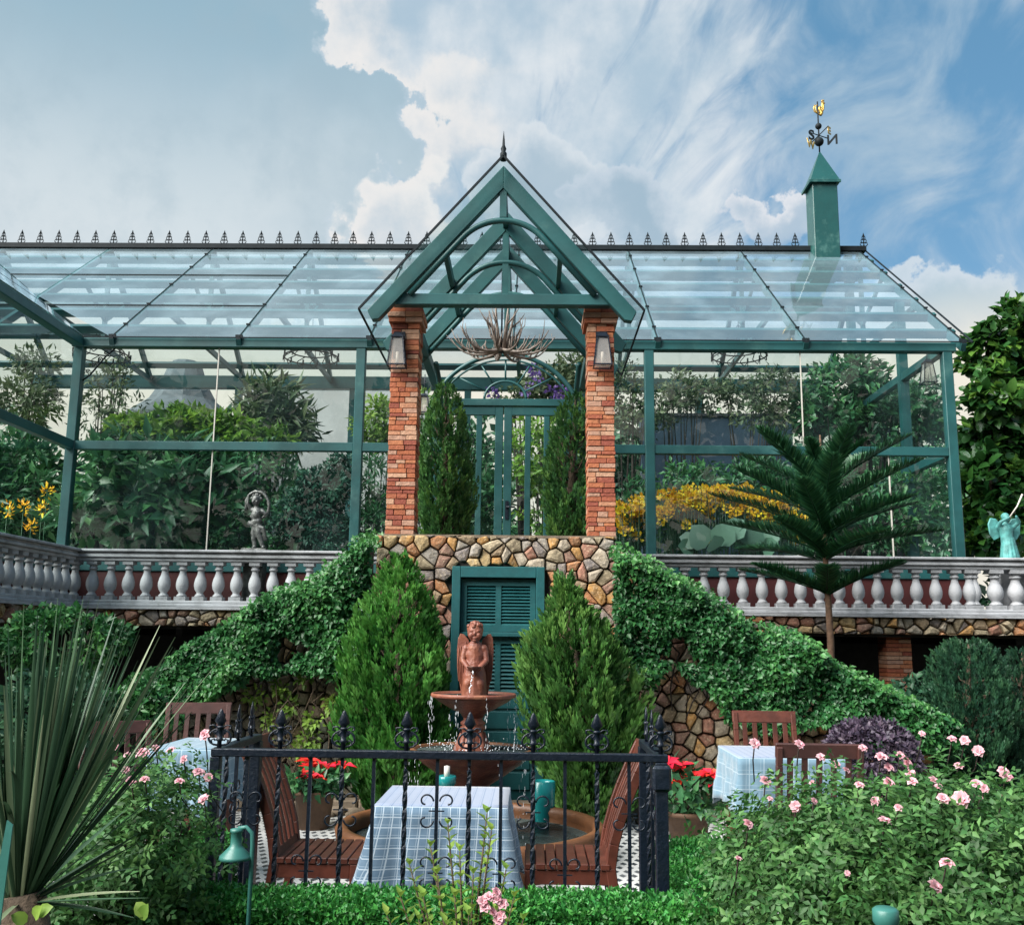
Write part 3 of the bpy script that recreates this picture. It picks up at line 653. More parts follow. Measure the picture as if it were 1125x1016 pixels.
# door with its fanlight
zd1 = P(553, 447, F).z; zd0 = 2.56; xc = P(553, 500, F).x; hw = .93
mb = MB(); mb.bar((xc-hw-.06, F-.001, zd1+.05), (xc+hw+.06, F-.001, zd1+.05), .14, .10); mb.bar((xc-hw-.04, F, 2.5), (xc-hw-.04, F, zd1), .08, .08, up=(0, 1, 0)); mb.bar((xc+hw+.04, F, 2.5), (xc+hw+.04, F, zd1), .08, .08, up=(0, 1, 0))
mb.build('door_frame', TEAL, gh, .006)
for s in (-1, 1):
    mb = MB(); a = xc+s*.006; b = xc+s*hw
    mb.box((a, F-.05, zd0), (a+s*.11, F+.0, zd1-.01)); mb.box((b-s*.1, F-.05, zd0), (b, F, zd1-.01))
    mb.box((a+s*.11, F-.05, zd1-.13), (b-s*.1, F, zd1-.01)); mb.box((a+s*.11, F-.05, zd0), (b-s*.1, F, zd0+.34))
    for k in (.36, .64): mb.box((xc+s*hw*k-.04, F-.045, zd0+.34), (xc+s*hw*k+.04, F-.002, zd1-.13))
    d = mb.build('door', TEAL, gh, .006)
    mb = MB(); mb.add([(xc+s*.1, F-.025, zd0+.3), (b-s*.08, F-.025, zd0+.3), (b-s*.08, F-.025, zd1-.1), (xc+s*.1, F-.025, zd1-.1)], [(0, 1, 2, 3)]); mb.build('glass_pane', GLW, d)
    if s == 1:
        mb = MB(); hz = P(565, 558, F).z; mb.box((xc+.035, F-.065, hz-.16), (xc+.08, F-.052, hz+.09)); mb.tube([(xc+.055, F-.06, hz), (xc+.055, F-.11, hz), (xc+.17, F-.11, hz)], .012, 8); mb.build('handle', IRON, d)
mb = MB(); zc = P(555, 474, F).z; r = P(641, 474, F).x - P(555, 474, F).x; xf = P(555, 450, F).x
zarc = lambda rr, n=32, a0=.0: [(xf+rr*math.cos(a), F-.06, zc+rr*math.sin(a)) for a in [a0+(math.pi-2*a0)*i/n for i in range(n+1)]]
a0 = .12; mb.tube(zarc(r, a0=a0), .032, 8); mb.tube(zarc(r*.93, a0=a0), .014, 6)
zi = zd1+.10; ri = .29
mb.tube([(xf+ri*math.cos(a), F-.04, zi+ri*.88*math.sin(a)) for a in [math.pi*i/20 for i in range(21)]], .018, 8)
for a in (25, 55, 90, 125, 155):
    ca, sa = math.cos(R(a)), math.sin(R(a)); k = r*.93; 
    # meet the big arc
    bq = (zi-zc)*sa; tt = -bq + math.sqrt(max(0, bq*bq-((zi-zc)**2-k*k)))
    mb.tube([(xf+ri*ca, F-.04, zi+ri*.88*sa), (xf+tt*ca, F-.05, zi+tt*sa)], .013, 6)
mb.build('fanlight', TEAL, gh)
# louvred turret on the ridge with its spire
p = P(905, 268, YR-.15); q = P(905, 205, YR-.15); tw = .225; yt = YR-.15
mb = MB(); mb.box((p.x-tw, yt-tw, ZR-.6), (p.x+tw, yt+tw, q.z)); tu = mb.build('turret', TEALL, gh, .012)
mb = MB(); zt = q.z; e = tw+.05; top = P(905, 166, yt).z
mb.add([(p.x-e, yt-e, zt-.02), (p.x+e, yt-e, zt-.02), (p.x+e, yt+e, zt-.02), (p.x-e, yt+e, zt-.02), (p.x, yt, top)], [(3, 2, 1, 0), (0, 1, 4), (1, 2, 4), (2, 3, 4), (3, 0, 4)])
mb.bar((p.x-e, yt-e, zt-.02), (p.x+e, yt-e, zt-.02), .03, .05); mb.bar((p.x-e, yt-e, zt-.02), (p.x-e, yt+e, zt-.02), .03, .05); mb.build('spire', TEALL, tu)
mb = MB(); mb.tube([(p.x, yt, top-.05), (p.x, yt, P(901, 112, yt).z)], .014, 6); zg = P(903, 156, yt).z; zs = P(902, 139, yt).z
mb.ball((p.x, yt, zg), .085, 8); mb.ball((p.x, yt, zs), .06, 8); zl = P(903, 149, yt).z
mb.tube([(p.x-.2, yt-.08, zl+.02), (p.x+.2, yt+.08, zl-.02)], .010, 5); mb.tube([(p.x+.12, yt-.2, zl+.08), (p.x-.12, yt+.2, zl-.08)], .010, 5); wv = mb.build('weathervane', IRONB, gh)
def letter(ch, loc, size, mat, mirror=False, rz=0.):
    cu = bpy.data.curves.new('letter', 'FONT'); cu.body = ch; cu.size = size; cu.extrude = .006; cu.offset = .006; cu.align_x = 'CENTER'; cu.align_y = 'CENTER'
    to = bpy.data.objects.new('tmp', cu); C.objects.link(to); dg = bpy.context.evaluated_depsgraph_get()
    me = bpy.data.meshes.new_from_object(to.evaluated_get(dg)); bpy.data.objects.remove(to); me.materials.clear(); me.materials.append(mat)
    o = bpy.data.objects.new('letter', me); C.objects.link(o); o.parent = wv; b = rootloc(wv)
    o.location = (loc[0]-b.x, loc[1]-b.y, loc[2]-b.z); o.rotation_euler = (R(90), 0, rz); o.scale = (-1 if mirror else 1, 1, 1); return o
letter('S', P(891.5, 149, yt-.1), .27, IRONB, rz=R(15)); letter('N', P(914.5, 154, yt+.05), .27, IRONB, True, rz=R(-15)); letter('E', P(911, 144, yt+.2), .2, GOLD, rz=R(40)); letter('W', P(891, 159, yt-.2), .22, GOLD, rz=R(40))
mb = MB(); c = P(901, 122, yt); k = .011
def pl(pts, r=.014): mb.tube([c+Vector((a*k*1.35, b*k*.6, z*k*1.35)) for a, b, z in pts], r, 5)
pl([(0, 0, -6), (-3, 0, -4), (-5, 0, 0), (-6, 0, 5), (-4, 0, 8), (-2, 0, 4)]); pl([(-3, 0, -4), (-7, 0, -1), (-8, 0, 4), (-6, 0, 8)]); pl([(-1, 0, -3), (2, 0, 2), (3, 0, 8), (3.5, 0, 12)], .02)
pl([(3.5, 0, 12), (5, 0, 11), (6, 0, 9.5)]); pl([(2.5, 0, 12), (3, 0, 14.5), (4, 0, 13.5), (4.6, 0, 15), (5, 0, 13)]); pl([(2, 0, -2), (4, 0, 2), (4.5, 0, 7), (3.5, 0, 10)], .018); pl([(0, 0, -6), (2, 0, -3), (0, 0, 0), (-1, 0, 3), (1, 0, 5)], .03)
mb.build('rooster', GOLD, wv)

# ------------------------------------------------------------------ terrace
tr = thing('stone_terrace', 'stone edged terrace carrying the greenhouse above a dark open undercroft', 'terrace', (0, 12.8, 0))
YT = 12.72; XTL = XL+.62
mb = MB(); mb.box((-12, YT, ZT-.045), (9, 21, ZT-.0201)); mb.box((-12, 6.5, ZT-.045), (XTL, YT, ZT-.0202)); mb.box((XTL, YT-.04, ZT-.055), (9, YT, ZT-.021)); mb.box((XTL-.001, 6.5, ZT-.055), (XTL+.04, YT-.04, ZT-.021)); mb.build('slab', CONC, tr)
mb = MB(); mb.box((-12, YT+.08, ZT-.30), (9, YT+.3, ZT-.046)); mb.box((-12, 6.5, ZT-.30), (XTL-.08, YT+.08, ZT-.046)); mb.build('edge_backing', MORT, tr)
mb = MB()
stones(mb, cells(XTL, 9, ZT-.27, ZT-.05, .13, 5), lambda x, z, o: (x, YT+.08-o, z), .008, .09)
stones(mb, cells(6.5, YT+.02, ZT-.27, ZT-.05, .13, 6), lambda x, z, o: (XTL-.08+o, x, z), .008, .09); mb.build('stone_edging', STONE, tr)
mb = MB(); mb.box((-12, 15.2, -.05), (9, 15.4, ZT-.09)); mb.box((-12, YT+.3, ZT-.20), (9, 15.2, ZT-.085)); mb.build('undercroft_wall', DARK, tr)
for u in (985,):
    x = P(u, 725, 13).x; mb = MB(); rs = random.Random(4)
    for k in range(34):
        z = .0+k*.052
        for j in range(2): mb.box((x-.16+.16*j+(.04 if k % 2 else 0)*j, 12.88+rs.uniform(-.006, .006), z), (x+.155*j-.005+(.04 if k % 2 else 0)*(1-j), 13.2, z+.044))
    mb.build('brick_pillar', BRICK, tr)
mb = MB(); 
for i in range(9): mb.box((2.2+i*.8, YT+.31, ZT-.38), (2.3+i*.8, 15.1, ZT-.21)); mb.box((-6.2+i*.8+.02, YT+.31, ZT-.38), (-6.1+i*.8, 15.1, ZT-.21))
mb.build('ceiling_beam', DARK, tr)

# ------------------------------------------------------------------ balustrades
ZC0, ZC1 = ZT+.56, ZT+.71
def baluster(parent):
    mb = MB(); h = .50; z0 = 0
    mb.box((-.075, -.075, 0), (.075, .075, .05)); mb.box((-.068, -.068, h-.045), (.068, .068, h))
    mb.lathe([(.062, .05), (.066, .065), (.052, .08), (.042, .095), (.046, .11), (.070, .145), (.080, .19), (.079, .23), (.068, .28), (.050, .325), (.041, .36), (.041, .39), (.056, .395), (.058, .41), (.045, .418), (.045, .44), (.058, .448), (.062, .456)], n=14)
    return mb.build('baluster', CONC, parent, world=False)
def baluster_run(root, pts, first=None):
    b0 = rootloc(root)
    for x, y, s in pts:
        if first is None: first = o = baluster(root)
        else: o = first.copy(); C.objects.link(o); o.parent = root
        o.location = (x-b0.x, y-b0.y, ZT+.06-b0.z); o.scale = (s, s, 1)
    return first
YBL = 12.92; XBL = XL+.45
def coping(a, b, root, axis):
    mb = MB(); (x0, y0), (x1, y1) = a, b
    for z0, z1, w_ in ((ZC0, ZC0+.045, .085), (ZC0+.045, ZC0+.085, .115), (ZC0+.085, ZC0+.115, .10), (ZC0+.115, ZC1, .14)):
        if axis == 'x': mb.box((x0, y0-w_, z0), (x1, y0+w_, z1))
        else: mb.box((x0-w_, y0, z0), (x0+w_, y1, z1))
    mb.build('coping', CONC, root, .008)
    mb = MB()
    for z0, z1, w_ in ((ZT-.019, ZT+.02, .13), (ZT+.02, ZT+.06, .10)):
        if axis == 'x': mb.box((x0, y0-w_, z0), (x1, y0+w_, z1))
        else: mb.box((x0-w_, y0, z0), (x0+w_, y1, z1))
    mb.build('base_rail', CONC, root, .008)
bl = thing('balustrade', 'weathered pale stone balustrade turning the corner on the left, above the spiky plant', 'balustrade', (XBL, YBL, ZT))
coping((XBL-.14, YBL), (-1.9, YBL), bl, 'x'); coping((XBL-.0005, 6.6), (XBL-.0005, YBL-.142), bl, 'y')
fb = baluster_run(bl, [(XBL+.02+.235*i, YBL, 1) for i in range(17)] + [(XBL, YBL-.235-.235*i, 1) for i in range(26)])
br_ = thing('balustrade', 'weathered pale stone balustrade on the right, running behind the dark pine', 'balustrade', (4, YBL, ZT))
xend = P(1110, 640, YBL).x
coping((1.1, YBL), (8.5, YBL), br_, 'x'); baluster_run(br_, [(1.25+.2455*i, YBL, 1) for i in range(19)] + [(xend-.52, YBL, 1.12), (xend-.2, YBL, 1.25), (xend+.06, YBL, 1.3), (xend+.34, YBL, 1.3), (xend+.6, YBL, 1.3), (xend-.3, YBL+.45, 1), (xend-.3, YBL+.8, 1)], fb.copy() if False else None)

# ------------------------------------------------------------------ entrance porch
ZP = P(545, 588, 10).z; YP = 10.0
x0w = P(449, 600, YP).x-.32; x1w = P(676, 600, YP).x
pc = thing('entrance_porch', 'gabled entrance porch with two brick pillars on a fieldstone base', 'porch', (-.32, YP, 0))
dx = [P(497, 700, YP).x, P(597, 700, YP).x]; dz = P(547, 625, YP).z
mb = MB()
mb.box((x0w, YP+.02, -.02), (dx[0], YP+.3, ZP-.03)); mb.box((dx[1], YP+.02, -.02), (x1w, YP+.3, ZP-.03)); mb.box((dx[0], YP+.02, dz), (dx[1], YP+.3, ZP-.03))
mb.box((x0w, YP+.3, ZP-.2), (x1w, 13.3, ZP-.03)); mb.box((x0w, YP+.3, 0), (x0w+.2, 13.3, ZP-.2)); mb.box((x1w-.2, YP+.3, 0), (x1w, 13.3, ZP-.2)); mb.build('wall_core', MORT, pc)
mb = MB(); cs = cells(x0w, x1w, 0, ZP-.005, .108, 12, holes=[(dx[0], dx[1], -1, dz)]); stones(mb, cs, lambda x, z, o: (x, YP+.02-o, z), .007, .06)
mb.build('stone_wall', STONE, pc)
# shuttered door
mb = MB(); fw = .075
mb.box((dx[0]-.01, YP-.07, -.0), (dx[0]+fw, YP+.1, dz+.02)); mb.box((dx[1]-fw, YP-.07, 0), (dx[1]+.01, YP+.1, dz+.02)); mb.box((dx[0]+fw, YP-.07, dz-.09), (dx[1]-fw, YP+.1, dz+.02)); mb.build('door_frame', TEALD, pc, .006)
def shutter(x0, x1, z0, z1, y, rows, parent, name='shutter'):
    mb = MB(); s = .055
    mb.box((x0, y-.025, z0), (x0+s, y+.02, z1)); mb.box((x1-s, y-.025, z0), (x1, y+.02, z1)); mb.box((x0+s, y-.025, z0), (x1-s, y+.02, z0+s*1.2)); mb.box((x0+s, y-.025, z1-s*1.2), (x1-s, y+.02, z1))
    mx = (x0+x1)/2; mb.box((mx-s*.5, y-.022, z0+s*1.2), (mx+s*.5, y+.02, z1-s*1.2))
    for a, b in ((x0+s, mx-s*.5), (mx+s*.5, x1-s)):
        h_ = (z1-z0-2.4*s)/rows
        for i in range(rows):
            z = z0+1.2*s+h_*(i+.5); mb.add([(a, y-.02, z-h_*.5), (b, y-.02, z-h_*.5), (b, y+.012, z+h_*.42), (a, y+.012, z+h_*.42), (a, y-.008, z-h_*.55), (b, y-.008, z-h_*.55), (b, y+.022, z+h_*.37), (a, y+.022, z+h_*.37)], [(0, 1, 2, 3), (7, 6, 5, 4), (0, 4, 5, 1), (3, 2, 6, 7), (0, 3, 7, 4), (1, 5, 6, 2)])
        mb.box((a, y+.025, z0), (b, y+.03, z1), 0)
    return mb.build(name, TEALD, parent)
zs1 = P(547, 696, YP).z
shutter(dx[0]+fw+.005, dx[1]-fw-.005, zs1+.02, dz-.1, YP+.03, 12, pc); sh2 = shutter(dx[0]+fw+.03, dx[1]-fw-.03, zs1-.62, zs1-.03, YP+.06, 12, pc)
mb = MB(); mb.box((dx[0]+fw, YP-.03, zs1-.03), (dx[1]-fw, YP+.06, zs1+.015)); mb.build('middle_rail', TEALD, pc, .006)
mb = MB(); mb.box((dx[0]+fw, YP+.03, .02), (dx[1]-fw, YP+.09, zs1-.62))
for k in range(5): mb.box((dx[0]+fw+.05, YP+.015, .12+.19*k), (dx[1]-fw-.05, YP+.03, .285+.19*k))
mb.build('door_panel', TEALD, pc, .006)
# porch floor edge and brick pillars
mb = MB(); mb.box((x0w, YP-.03, ZP-.029), (x1w+.01, 13.42, ZP)); mb.build('floor_slab', KERB, pc)
def brick_pillar(xa, xb, ztop, seed):
    rs = random.Random(seed); dpt = .34; mb = MB(); z = ZP+.003; co = 0
    core = MB(); core.box((xa+.012, YP+.012, ZP), (xb-.012, YP+dpt-.012, ztop)); o = core.build('brick_pillar', MORT, pc)
    while z < ztop-.17:
        h_ = rs.choice((.038, .048, .052, .06)); w_ = xb-xa; cut = rs.uniform(.3, .7)
        xs = [0, cut*w_, w_] if rs.random() < .75 else [0, w_*rs.uniform(.2, .4), w_*rs.uniform(.55, .75), w_]
        for a, b in zip(xs[:-1], xs[1:]):
            j = rs.uniform(-.008, .006); mb.box((xa+a+(.003 if a else -j), YP+j, z), (xa+b-(.003 if b < w_ else j), YP+dpt*.5-.003, z+h_-.006))
        j = rs.uniform(-.006, .006); mb.box((xa-j, YP+dpt*.5, z), (xb+j, YP+dpt, z+h_-.006))
        z += h_
    mb.build('brickwork', BRICK, o, .003)
    mb = MB()
    for k in range(3):
        e = .035+.012*(k == 1); zz = ztop-.17+.057*k
        for i in range(2): mb.box((xa-e+i*(xb-xa+2*e)/2+.002, YP-e, zz), (xa-e+(i+1)*(xb-xa+2*e)/2-.002, YP+dpt+e, zz+.052))
    mb.build('cap', BRICK, o, .003)
zcol = P(545, 338, YP).z
xa = P(423, 590, YP).x; xb_ = P(676, 590, YP).x
brick_pillar(xa, xa+.285, zcol, 3); brick_pillar(xb_-.275, xb_, zcol, 4)
PB = [xa+.14, xb_-.14]
# gable roof
ap = P(545, 171, 9.6); Lc = P(394, 341, 9.6); Rc = P(708, 339, 9.6); xm = (Lc.x+Rc.x)/2; xh = (Rc.x-Lc.x)/2; za = ap.z; zl_ = (Lc.z+Rc.z)/2; sl = (za-zl_)/xh
Y0, Y1 = 9.6, 12.1
for s in (-1, 1):
    mb = MB(); mb.add([(xm, Y0, za), (xm, Y1, za), (xm+s*xh, Y1, zl_), (xm+s*xh, Y0, zl_)], [(0, 1, 2, 3)]); mb.build('roof_glass', GLP, pc)
    mb = MB(); mb.bar((xm, Y0, za), (xm+s*xh, Y0, zl_), .018, .022); mb.bar((xm+s*xh, Y0, zl_), (xm+s*xh, Y1, zl_), .016, .022); mb.bar((xm+s*xh, Y1, zl_), (xm, Y1, za), .018, .022); mb.build('roof_edge', IRONB, pc)
rd = .165; off = .022                                     # rafter depth, distance of its top under the glass
nx_, nz_ = sl/math.hypot(sl, 1), 1/math.hypot(sl, 1)
def truss(y, tie, radius, half, th=.10, low=.0):
    mb = MB(); zt_ = za-off/nz_
    for s in (-1, 1):
        L_ = xh*(1-low)-.06
        pts = [(xm, zt_), (xm+s*L_, zt_-sl*L_), (xm+s*(L_-.05), zt_-sl*L_-.10), (xm+s*(L_-.12), zt_-sl*L_-.09-.0), (xm, zt_-rd/nz_)]
        if s < 0: pts = pts[::-1]
        mb.prism(pts, (y-th/2, y+th/2))
    t = mb.build('truss', TEAL, pc, .006)
    mb = MB(); zi_ = zt_-rd/nz_; ph = math.atan(sl); RR = (zi_-radius)/(1/math.cos(ph)-1); zc_ = zi_-RR/math.cos(ph)-.02; RR -= .02
    mb.bar((xm, y, zi_+.08), (xm, y, radius-.01 if tie else radius-.5), .07, .07, up=(0, 1, 0)); mb.build('king_post', TEAL, t)
    dn = (zc_+RR*math.cos(ph)-(ztie+.05 if tie else ztie-.25)); ex = dn/sl; x_t = RR*math.sin(ph); z_t = zc_+RR*math.cos(ph)
    mb = MB(); mb.tube([(xm-x_t-ex, y-.01, z_t-dn)]+[(xm-RR*math.sin(a), y-.01, zc_+RR*math.cos(a)) for a in [ph-2*ph*i/24 for i in range(25)]]+[(xm+x_t+ex, y-.01, z_t-dn)], .034, 8); mb.build('arch', TEAL, t)
ztie = P(545, 331, 9.85).z
ar = P(550, 239, 9.8).z
truss(9.8, True, ar, 1); truss(10.9, False, ar-.03, 1, .09); truss(11.9, False, ar-.05, 1, .09)
mb = MB(); xt0, xt1 = P(432, 331, 9.85).x, P(671, 331, 9.85).x; mb.bar((xt0, 9.86, ztie+.005), (xt1, 9.86, ztie+.005), .12, .12); mb.build('tie_beam', TEAL, pc, .008)
mb = MB(); mb.bar((xm, 9.86, za-off/nz_-.16), (xm, F-.1, za-off/nz_-.16), .06, .12)
for s in (-1, 1):
    for k in (.42,): mb.bar((xm+s*xh*k, 9.86, za-sl*xh*k-.1-.13), (xm+s*xh*k, 11.95, za-sl*xh*k-.1-.13), .05, .1)
mb.build('purlin', TEAL, pc)
for x in PB:
    mb = MB(); mb.bar((x, YP+.05, zcol+.06), (x, F-.1, zcol+.06), .10, .13); mb.build('wall_plate', TEAL, pc, .006)
mb = MB(); t0 = P(545, 145, 9.65).z; mb.lathe([(.035, za-.03), (.035, za+.05), (.022, za+.07), (.03, za+.10), (.014, za+.14), (.012, t0-.1), (.001, t0+.01)], (xm, 9.65, 0), 8); mb.build('finial', IRONB, pc)
for s, b in ((-1, PB[0]), (1, PB[1])):      # curved brace from the wall plate towards the house
    mb = MB(); x = b+.12*(-s); mb.tube([(x, 12.1, zcol-.02), (x, 12.7, zcol-.15), (x, 13.1, zcol-.5), (x, 13.25, zcol-1.0), (x, 13.28, ZP)], .035, 8); mb.build('brace', TEAL, pc)

# ------------------------------------------------------------------ side stairs and their walls
def stair(side, xA, zA, xB, zB, ya, yb, label, name='staircase', seed=1, mat=STONE, size=.10):
    st = thing(name, label, 'staircase', ((xA+xB)/2, ya, 0))
    m_ = (zB-zA)/(xB-xA); top = lambda x: zA+(x-xA)*m_
    x0, x1 = min(xA, xB), max(xA, xB)
    mb = MB(); mb.prism([(x0, 0), (x1, 0), (x1, top(x1)-.04), (x0, top(x0)-.04)][::1], (ya+.03, ya+.28)); mb.build('wall_core', MORT, st)
    mb = MB(); clip = [(-m_, 1., zA-m_*xA-.01)]
    stones(mb, cells(x0, x1, 0, max(zA, zB), size, seed, clip), lambda x, z, o: (x, ya+.03-o, z), .008, .07, seed); mb.build('stone_wall', mat, st)
    mb = MB(); n = 11
    for i in range(n):
        xa_ = xA+(xB-xA)*i/n; xb2 = xA+(xB-xA)*(i+1)/n; mb.box((min(xa_, xb2), ya+.281, 0), (max(xa_, xb2), yb, top(xb2)-.35))
    mb.build('steps', KERB, st); return top
XA_R, ZA_R, XB_R, ZB_R = x1w-.02, 2.42, P(1028, 785, 9.4).x, .90
XA_L, ZA_L, XB_L, ZB_L = x0w-.0, 2.45, P(165, 730, 9.4).x, 1.22
topR = stair(1, XA_R, ZA_R, XB_R, ZB_R, 9.55, 10.7, 'stone walled staircase descending right from the porch under green ivy', seed=3)
topL = stair(-1, XA_L, ZA_L, XB_L, ZB_L, 9.55, 10.7, 'stone walled staircase descending left from the porch under green ivy', seed=8, mat=STONEG)
# ------------------------------------------------------------------ ivy over the stair walls
def ivy(label, xA, xB, top, n, bottoms, seed):
    r_ = np.random.default_rng(seed); r0 = thing('ivy', label, 'climbing plant', ((xA+xB)/2, 9.5, top((xA+xB)/2)))
    xs = np.array([b[0] for b in bottoms]); zs = np.array([b[1] for b in bottoms]); o_ = np.argsort(xs); xs, zs = xs[o_], zs[o_]
    x = r_.uniform(min(xA, xB), max(xA, xB), n); t = r_.random(n)
    zt_ = np.array([top(a) for a in x]); zt_ = zt_ + .06 + .12*np.array([noise.noise((a*2.2, seed, 0)) for a in x]); zb_ = np.interp(x, xs, zs) + .14*np.array([noise.noise((a*5, 0, seed)) for a in x])
    z = zt_ - (zt_-zb_)*t**1.05
    bulge = np.array([noise.noise((a*2.4, b*2.4, seed)) + .5*noise.noise((a*6, b*6, seed)) for a, b in zip(x, z)])
    k = bulge > -.95+.45*t; x, z, t, bulge, zt_ = x[k], z[k], t[k], bulge[k], zt_[k]; n = len(x)
    y = 9.40 - .13*(bulge+.35) - .12*np.sqrt(np.clip(t, 0, 1)) + r_.normal(size=n)*.035
    y = np.where(t < .12, y + r_.random(n)*1.1, y)
    pos = np.stack([x, y, z], 1); dr = r_.normal(size=(n, 3))*.6 + np.array([0, -.5, -.45]); nr = np.array([0, -1., .75]) + r_.normal(size=(n, 3))*.5
    tint = np.clip(.45 + .5*bulge + .3*r_.normal(size=n)*.5 + .25*(t < .15), 0, 1)
    leaves('leaves', pos, dr, nr, .048*(.35+1.1*r_.random(n)), .036*(.5+1.*r_.random(n)), L_IVY, r0, tint)
    mb = MB(); rs = random.Random(seed)                       # woody stems
    for i in range(16):
        x_ = rs.uniform(min(xA, xB)+.2, max(xA, xB)-.2); z_ = top(x_)-.1; pts = [(x_, 9.46, z_)]
        for k in range(7): x_ += rs.uniform(-.1, .1); z_ -= rs.uniform(.08, .2); pts.append((x_, 9.45+rs.uniform(-.04, .02), max(0.05, z_)))
        mb.tube(pts, [.014-.0012*k for k in range(8)], 5)
    mb.build('stem', BARKD, r0); return r0
def zat(u, v, Y=9.5): p = P(u, v, Y); return (p.x, p.z)
ivy('glossy green ivy spilling over the left staircase wall', XA_L+.05, XB_L-.15, topL, 30000, [zat(100, 800), zat(150, 790), zat(215, 775), zat(270, 752), zat(320, 735), zat(370, 745), zat(430, 700)], 3)
ivy('glossy green ivy spilling over the right staircase wall', XA_R-.05, XB_R+.15, topR, 33000, [zat(660, 700), zat(700, 745), zat(740, 735), zat(765, 745), zat(800, 800), zat(860, 800), zat(900, 790), zat(950, 830), zat(1030, 820)], 4)
# sprawling creepers on the left stone wall
cr = thing('creeper', 'thin pale leaved creeper on the shaded stones left of the fountain', 'climbing plant', P(330, 780, 9.4))
c_, d_, t_ = clumps(np.array([tuple(P(u, v, 9.38)) for u, v in ((310, 755), (335, 742), (300, 790), (345, 790), (330, 825), (290, 820), (365, 775), (280, 765), (318, 775), (340, 812))]), .09, 46)
leaves('leaves', c_, d_+np.array([0, -.6, -.2]), np.array([[0, -1., .8]])+RG.normal(size=c_.shape)*.4, .055, .035, L_YG, cr, t_*.6)
mb = MB(); rs = random.Random(5)
for i in range(14):
    p = P(rs.uniform(280, 370), 860, 9.38); pts = [p]
    for k in range(7): p = p + Vector((rs.uniform(-.12, .12), rs.uniform(-.03, .02), rs.uniform(.07, .17))); pts.append(p)
    mb.tube(pts, .006, 4)
mb.build('stem', BARK, cr)

# ------------------------------------------------------------------ conifers
def thuja(label, u, Y, vtop, vbot, wpx, seed, mat, n=2600, size=.21, name='golden_conifer', group=None, lean=0, z0=0., prof=None, cat='conifer'):
    r_ = np.random.default_rng(seed); b = P(u, vbot, Y); t = P(u+lean, vtop, Y); h_ = t.z-z0; x0_ = b.x; rad = wpx/2/FPX*Y*1.0
    ro = thing(name, label, cat, (x0_, Y, z0), group)
    prof = prof or [(0, .55), (.1, .8), (.25, .98), (.45, 1.), (.62, .88), (.76, .62), (.88, .33), (1., .03)]
    pz, pr = zip(*prof)
    zz = 1-r_.random(n)**.8*1.0; zz = r_.random(n)*.97 + .0
    rr_ = np.interp(zz, pz, pr)
    keep = r_.random(n) < (.25+.75*rr_); zz, rr_ = zz[keep], rr_[keep]; m = len(zz)
    a = r_.random(m)*2*np.pi
    lump = np.array([noise.noise((math.cos(q)*1.6, math.sin(q)*1.6, w_*4.5+seed)) for q, w_ in zip(a, zz)])
    kk = lump > -.5; a, lump, zz, rr_ = a[kk], lump[kk], zz[kk], rr_[kk]; m = len(zz)
    k = (.80+.30*r_.random(m)**.7)*(1+.46*lump)*rad*rr_
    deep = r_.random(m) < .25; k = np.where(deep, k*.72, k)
    x = x0_ + (t.x-x0_)*zz + np.cos(a)*k; y = Y + np.sin(a)*k; z = z0 + zz*h_*.93
    pos = np.stack([x, y, z], 1); ax = np.stack([np.cos(a)*.42, np.sin(a)*.42, np.ones(m)*1.1], 1) + r_.normal(size=(m, 3))*.16
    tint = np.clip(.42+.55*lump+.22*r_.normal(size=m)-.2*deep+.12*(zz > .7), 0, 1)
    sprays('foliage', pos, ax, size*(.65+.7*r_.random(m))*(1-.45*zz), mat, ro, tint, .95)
    mb = MB(); mb.tube([(x0_, Y, z0-.02), (x0_+(t.x-x0_)*.5, Y, z0+h_*.5), (t.x, Y, z0+h_*.9)], [.06, .04, .01], 8)
    rs = random.Random(seed)
    for i in range(60):
        zq = rs.uniform(.06, .8); aq = rs.uniform(0, 6.28); kq = float(np.interp(zq, pz, pr))*rad*.75; xc_ = x0_+(t.x-x0_)*zq
        mb.tube([(xc_, Y, z0+zq*h_*.93-.1), (xc_+math.cos(aq)*kq*.6, Y+math.sin(aq)*kq*.6, z0+zq*h_*.93-.05), (xc_+math.cos(aq)*kq, Y+math.sin(aq)*kq, z0+zq*h_*.93+.06)], [.014, .010, .005], 4)
    mb.build('trunk', BARK, ro); return ro
thuja('bright green flame shaped conifer left of the fountain, the taller one', 437, 9.05, 588, 885, 104, 11, L_THUJA, 3600, .20, lean=2)
thuja('bushy yellow green conifer right of the fountain with bare brown patches', 657, 8.9, 614, 885, 100, 23, L_THUJB, 3400, .22, lean=-38, prof=[(0, .5), (.1, .78), (.3, 1.), (.5, 1.), (.66, .92), (.76, .72), (.84, .35), (.93, .16), (1., .03)])
CPF = [(0, .7), (.1, .9), (.3, 1.), (.6, .95), (.8, .72), (.93, .35), (1., .05)]
g1 = 'cypresses flanking the glasshouse door'
thuja('slim dark cypress left of the glass door beside the left brick pillar', 488, 11.2, 406, 592, 50, 31, L_CYP, 2100, .15, 'cypress', g1, 2, ZP, CPF, 'cypress')
thuja('slim dark cypress right of the glass door beside the right brick pillar', 626, 11.2, 418, 592, 54, 37, L_CYP, 2100, .15, 'cypress', g1, 6, ZP, CPF, 'cypress')

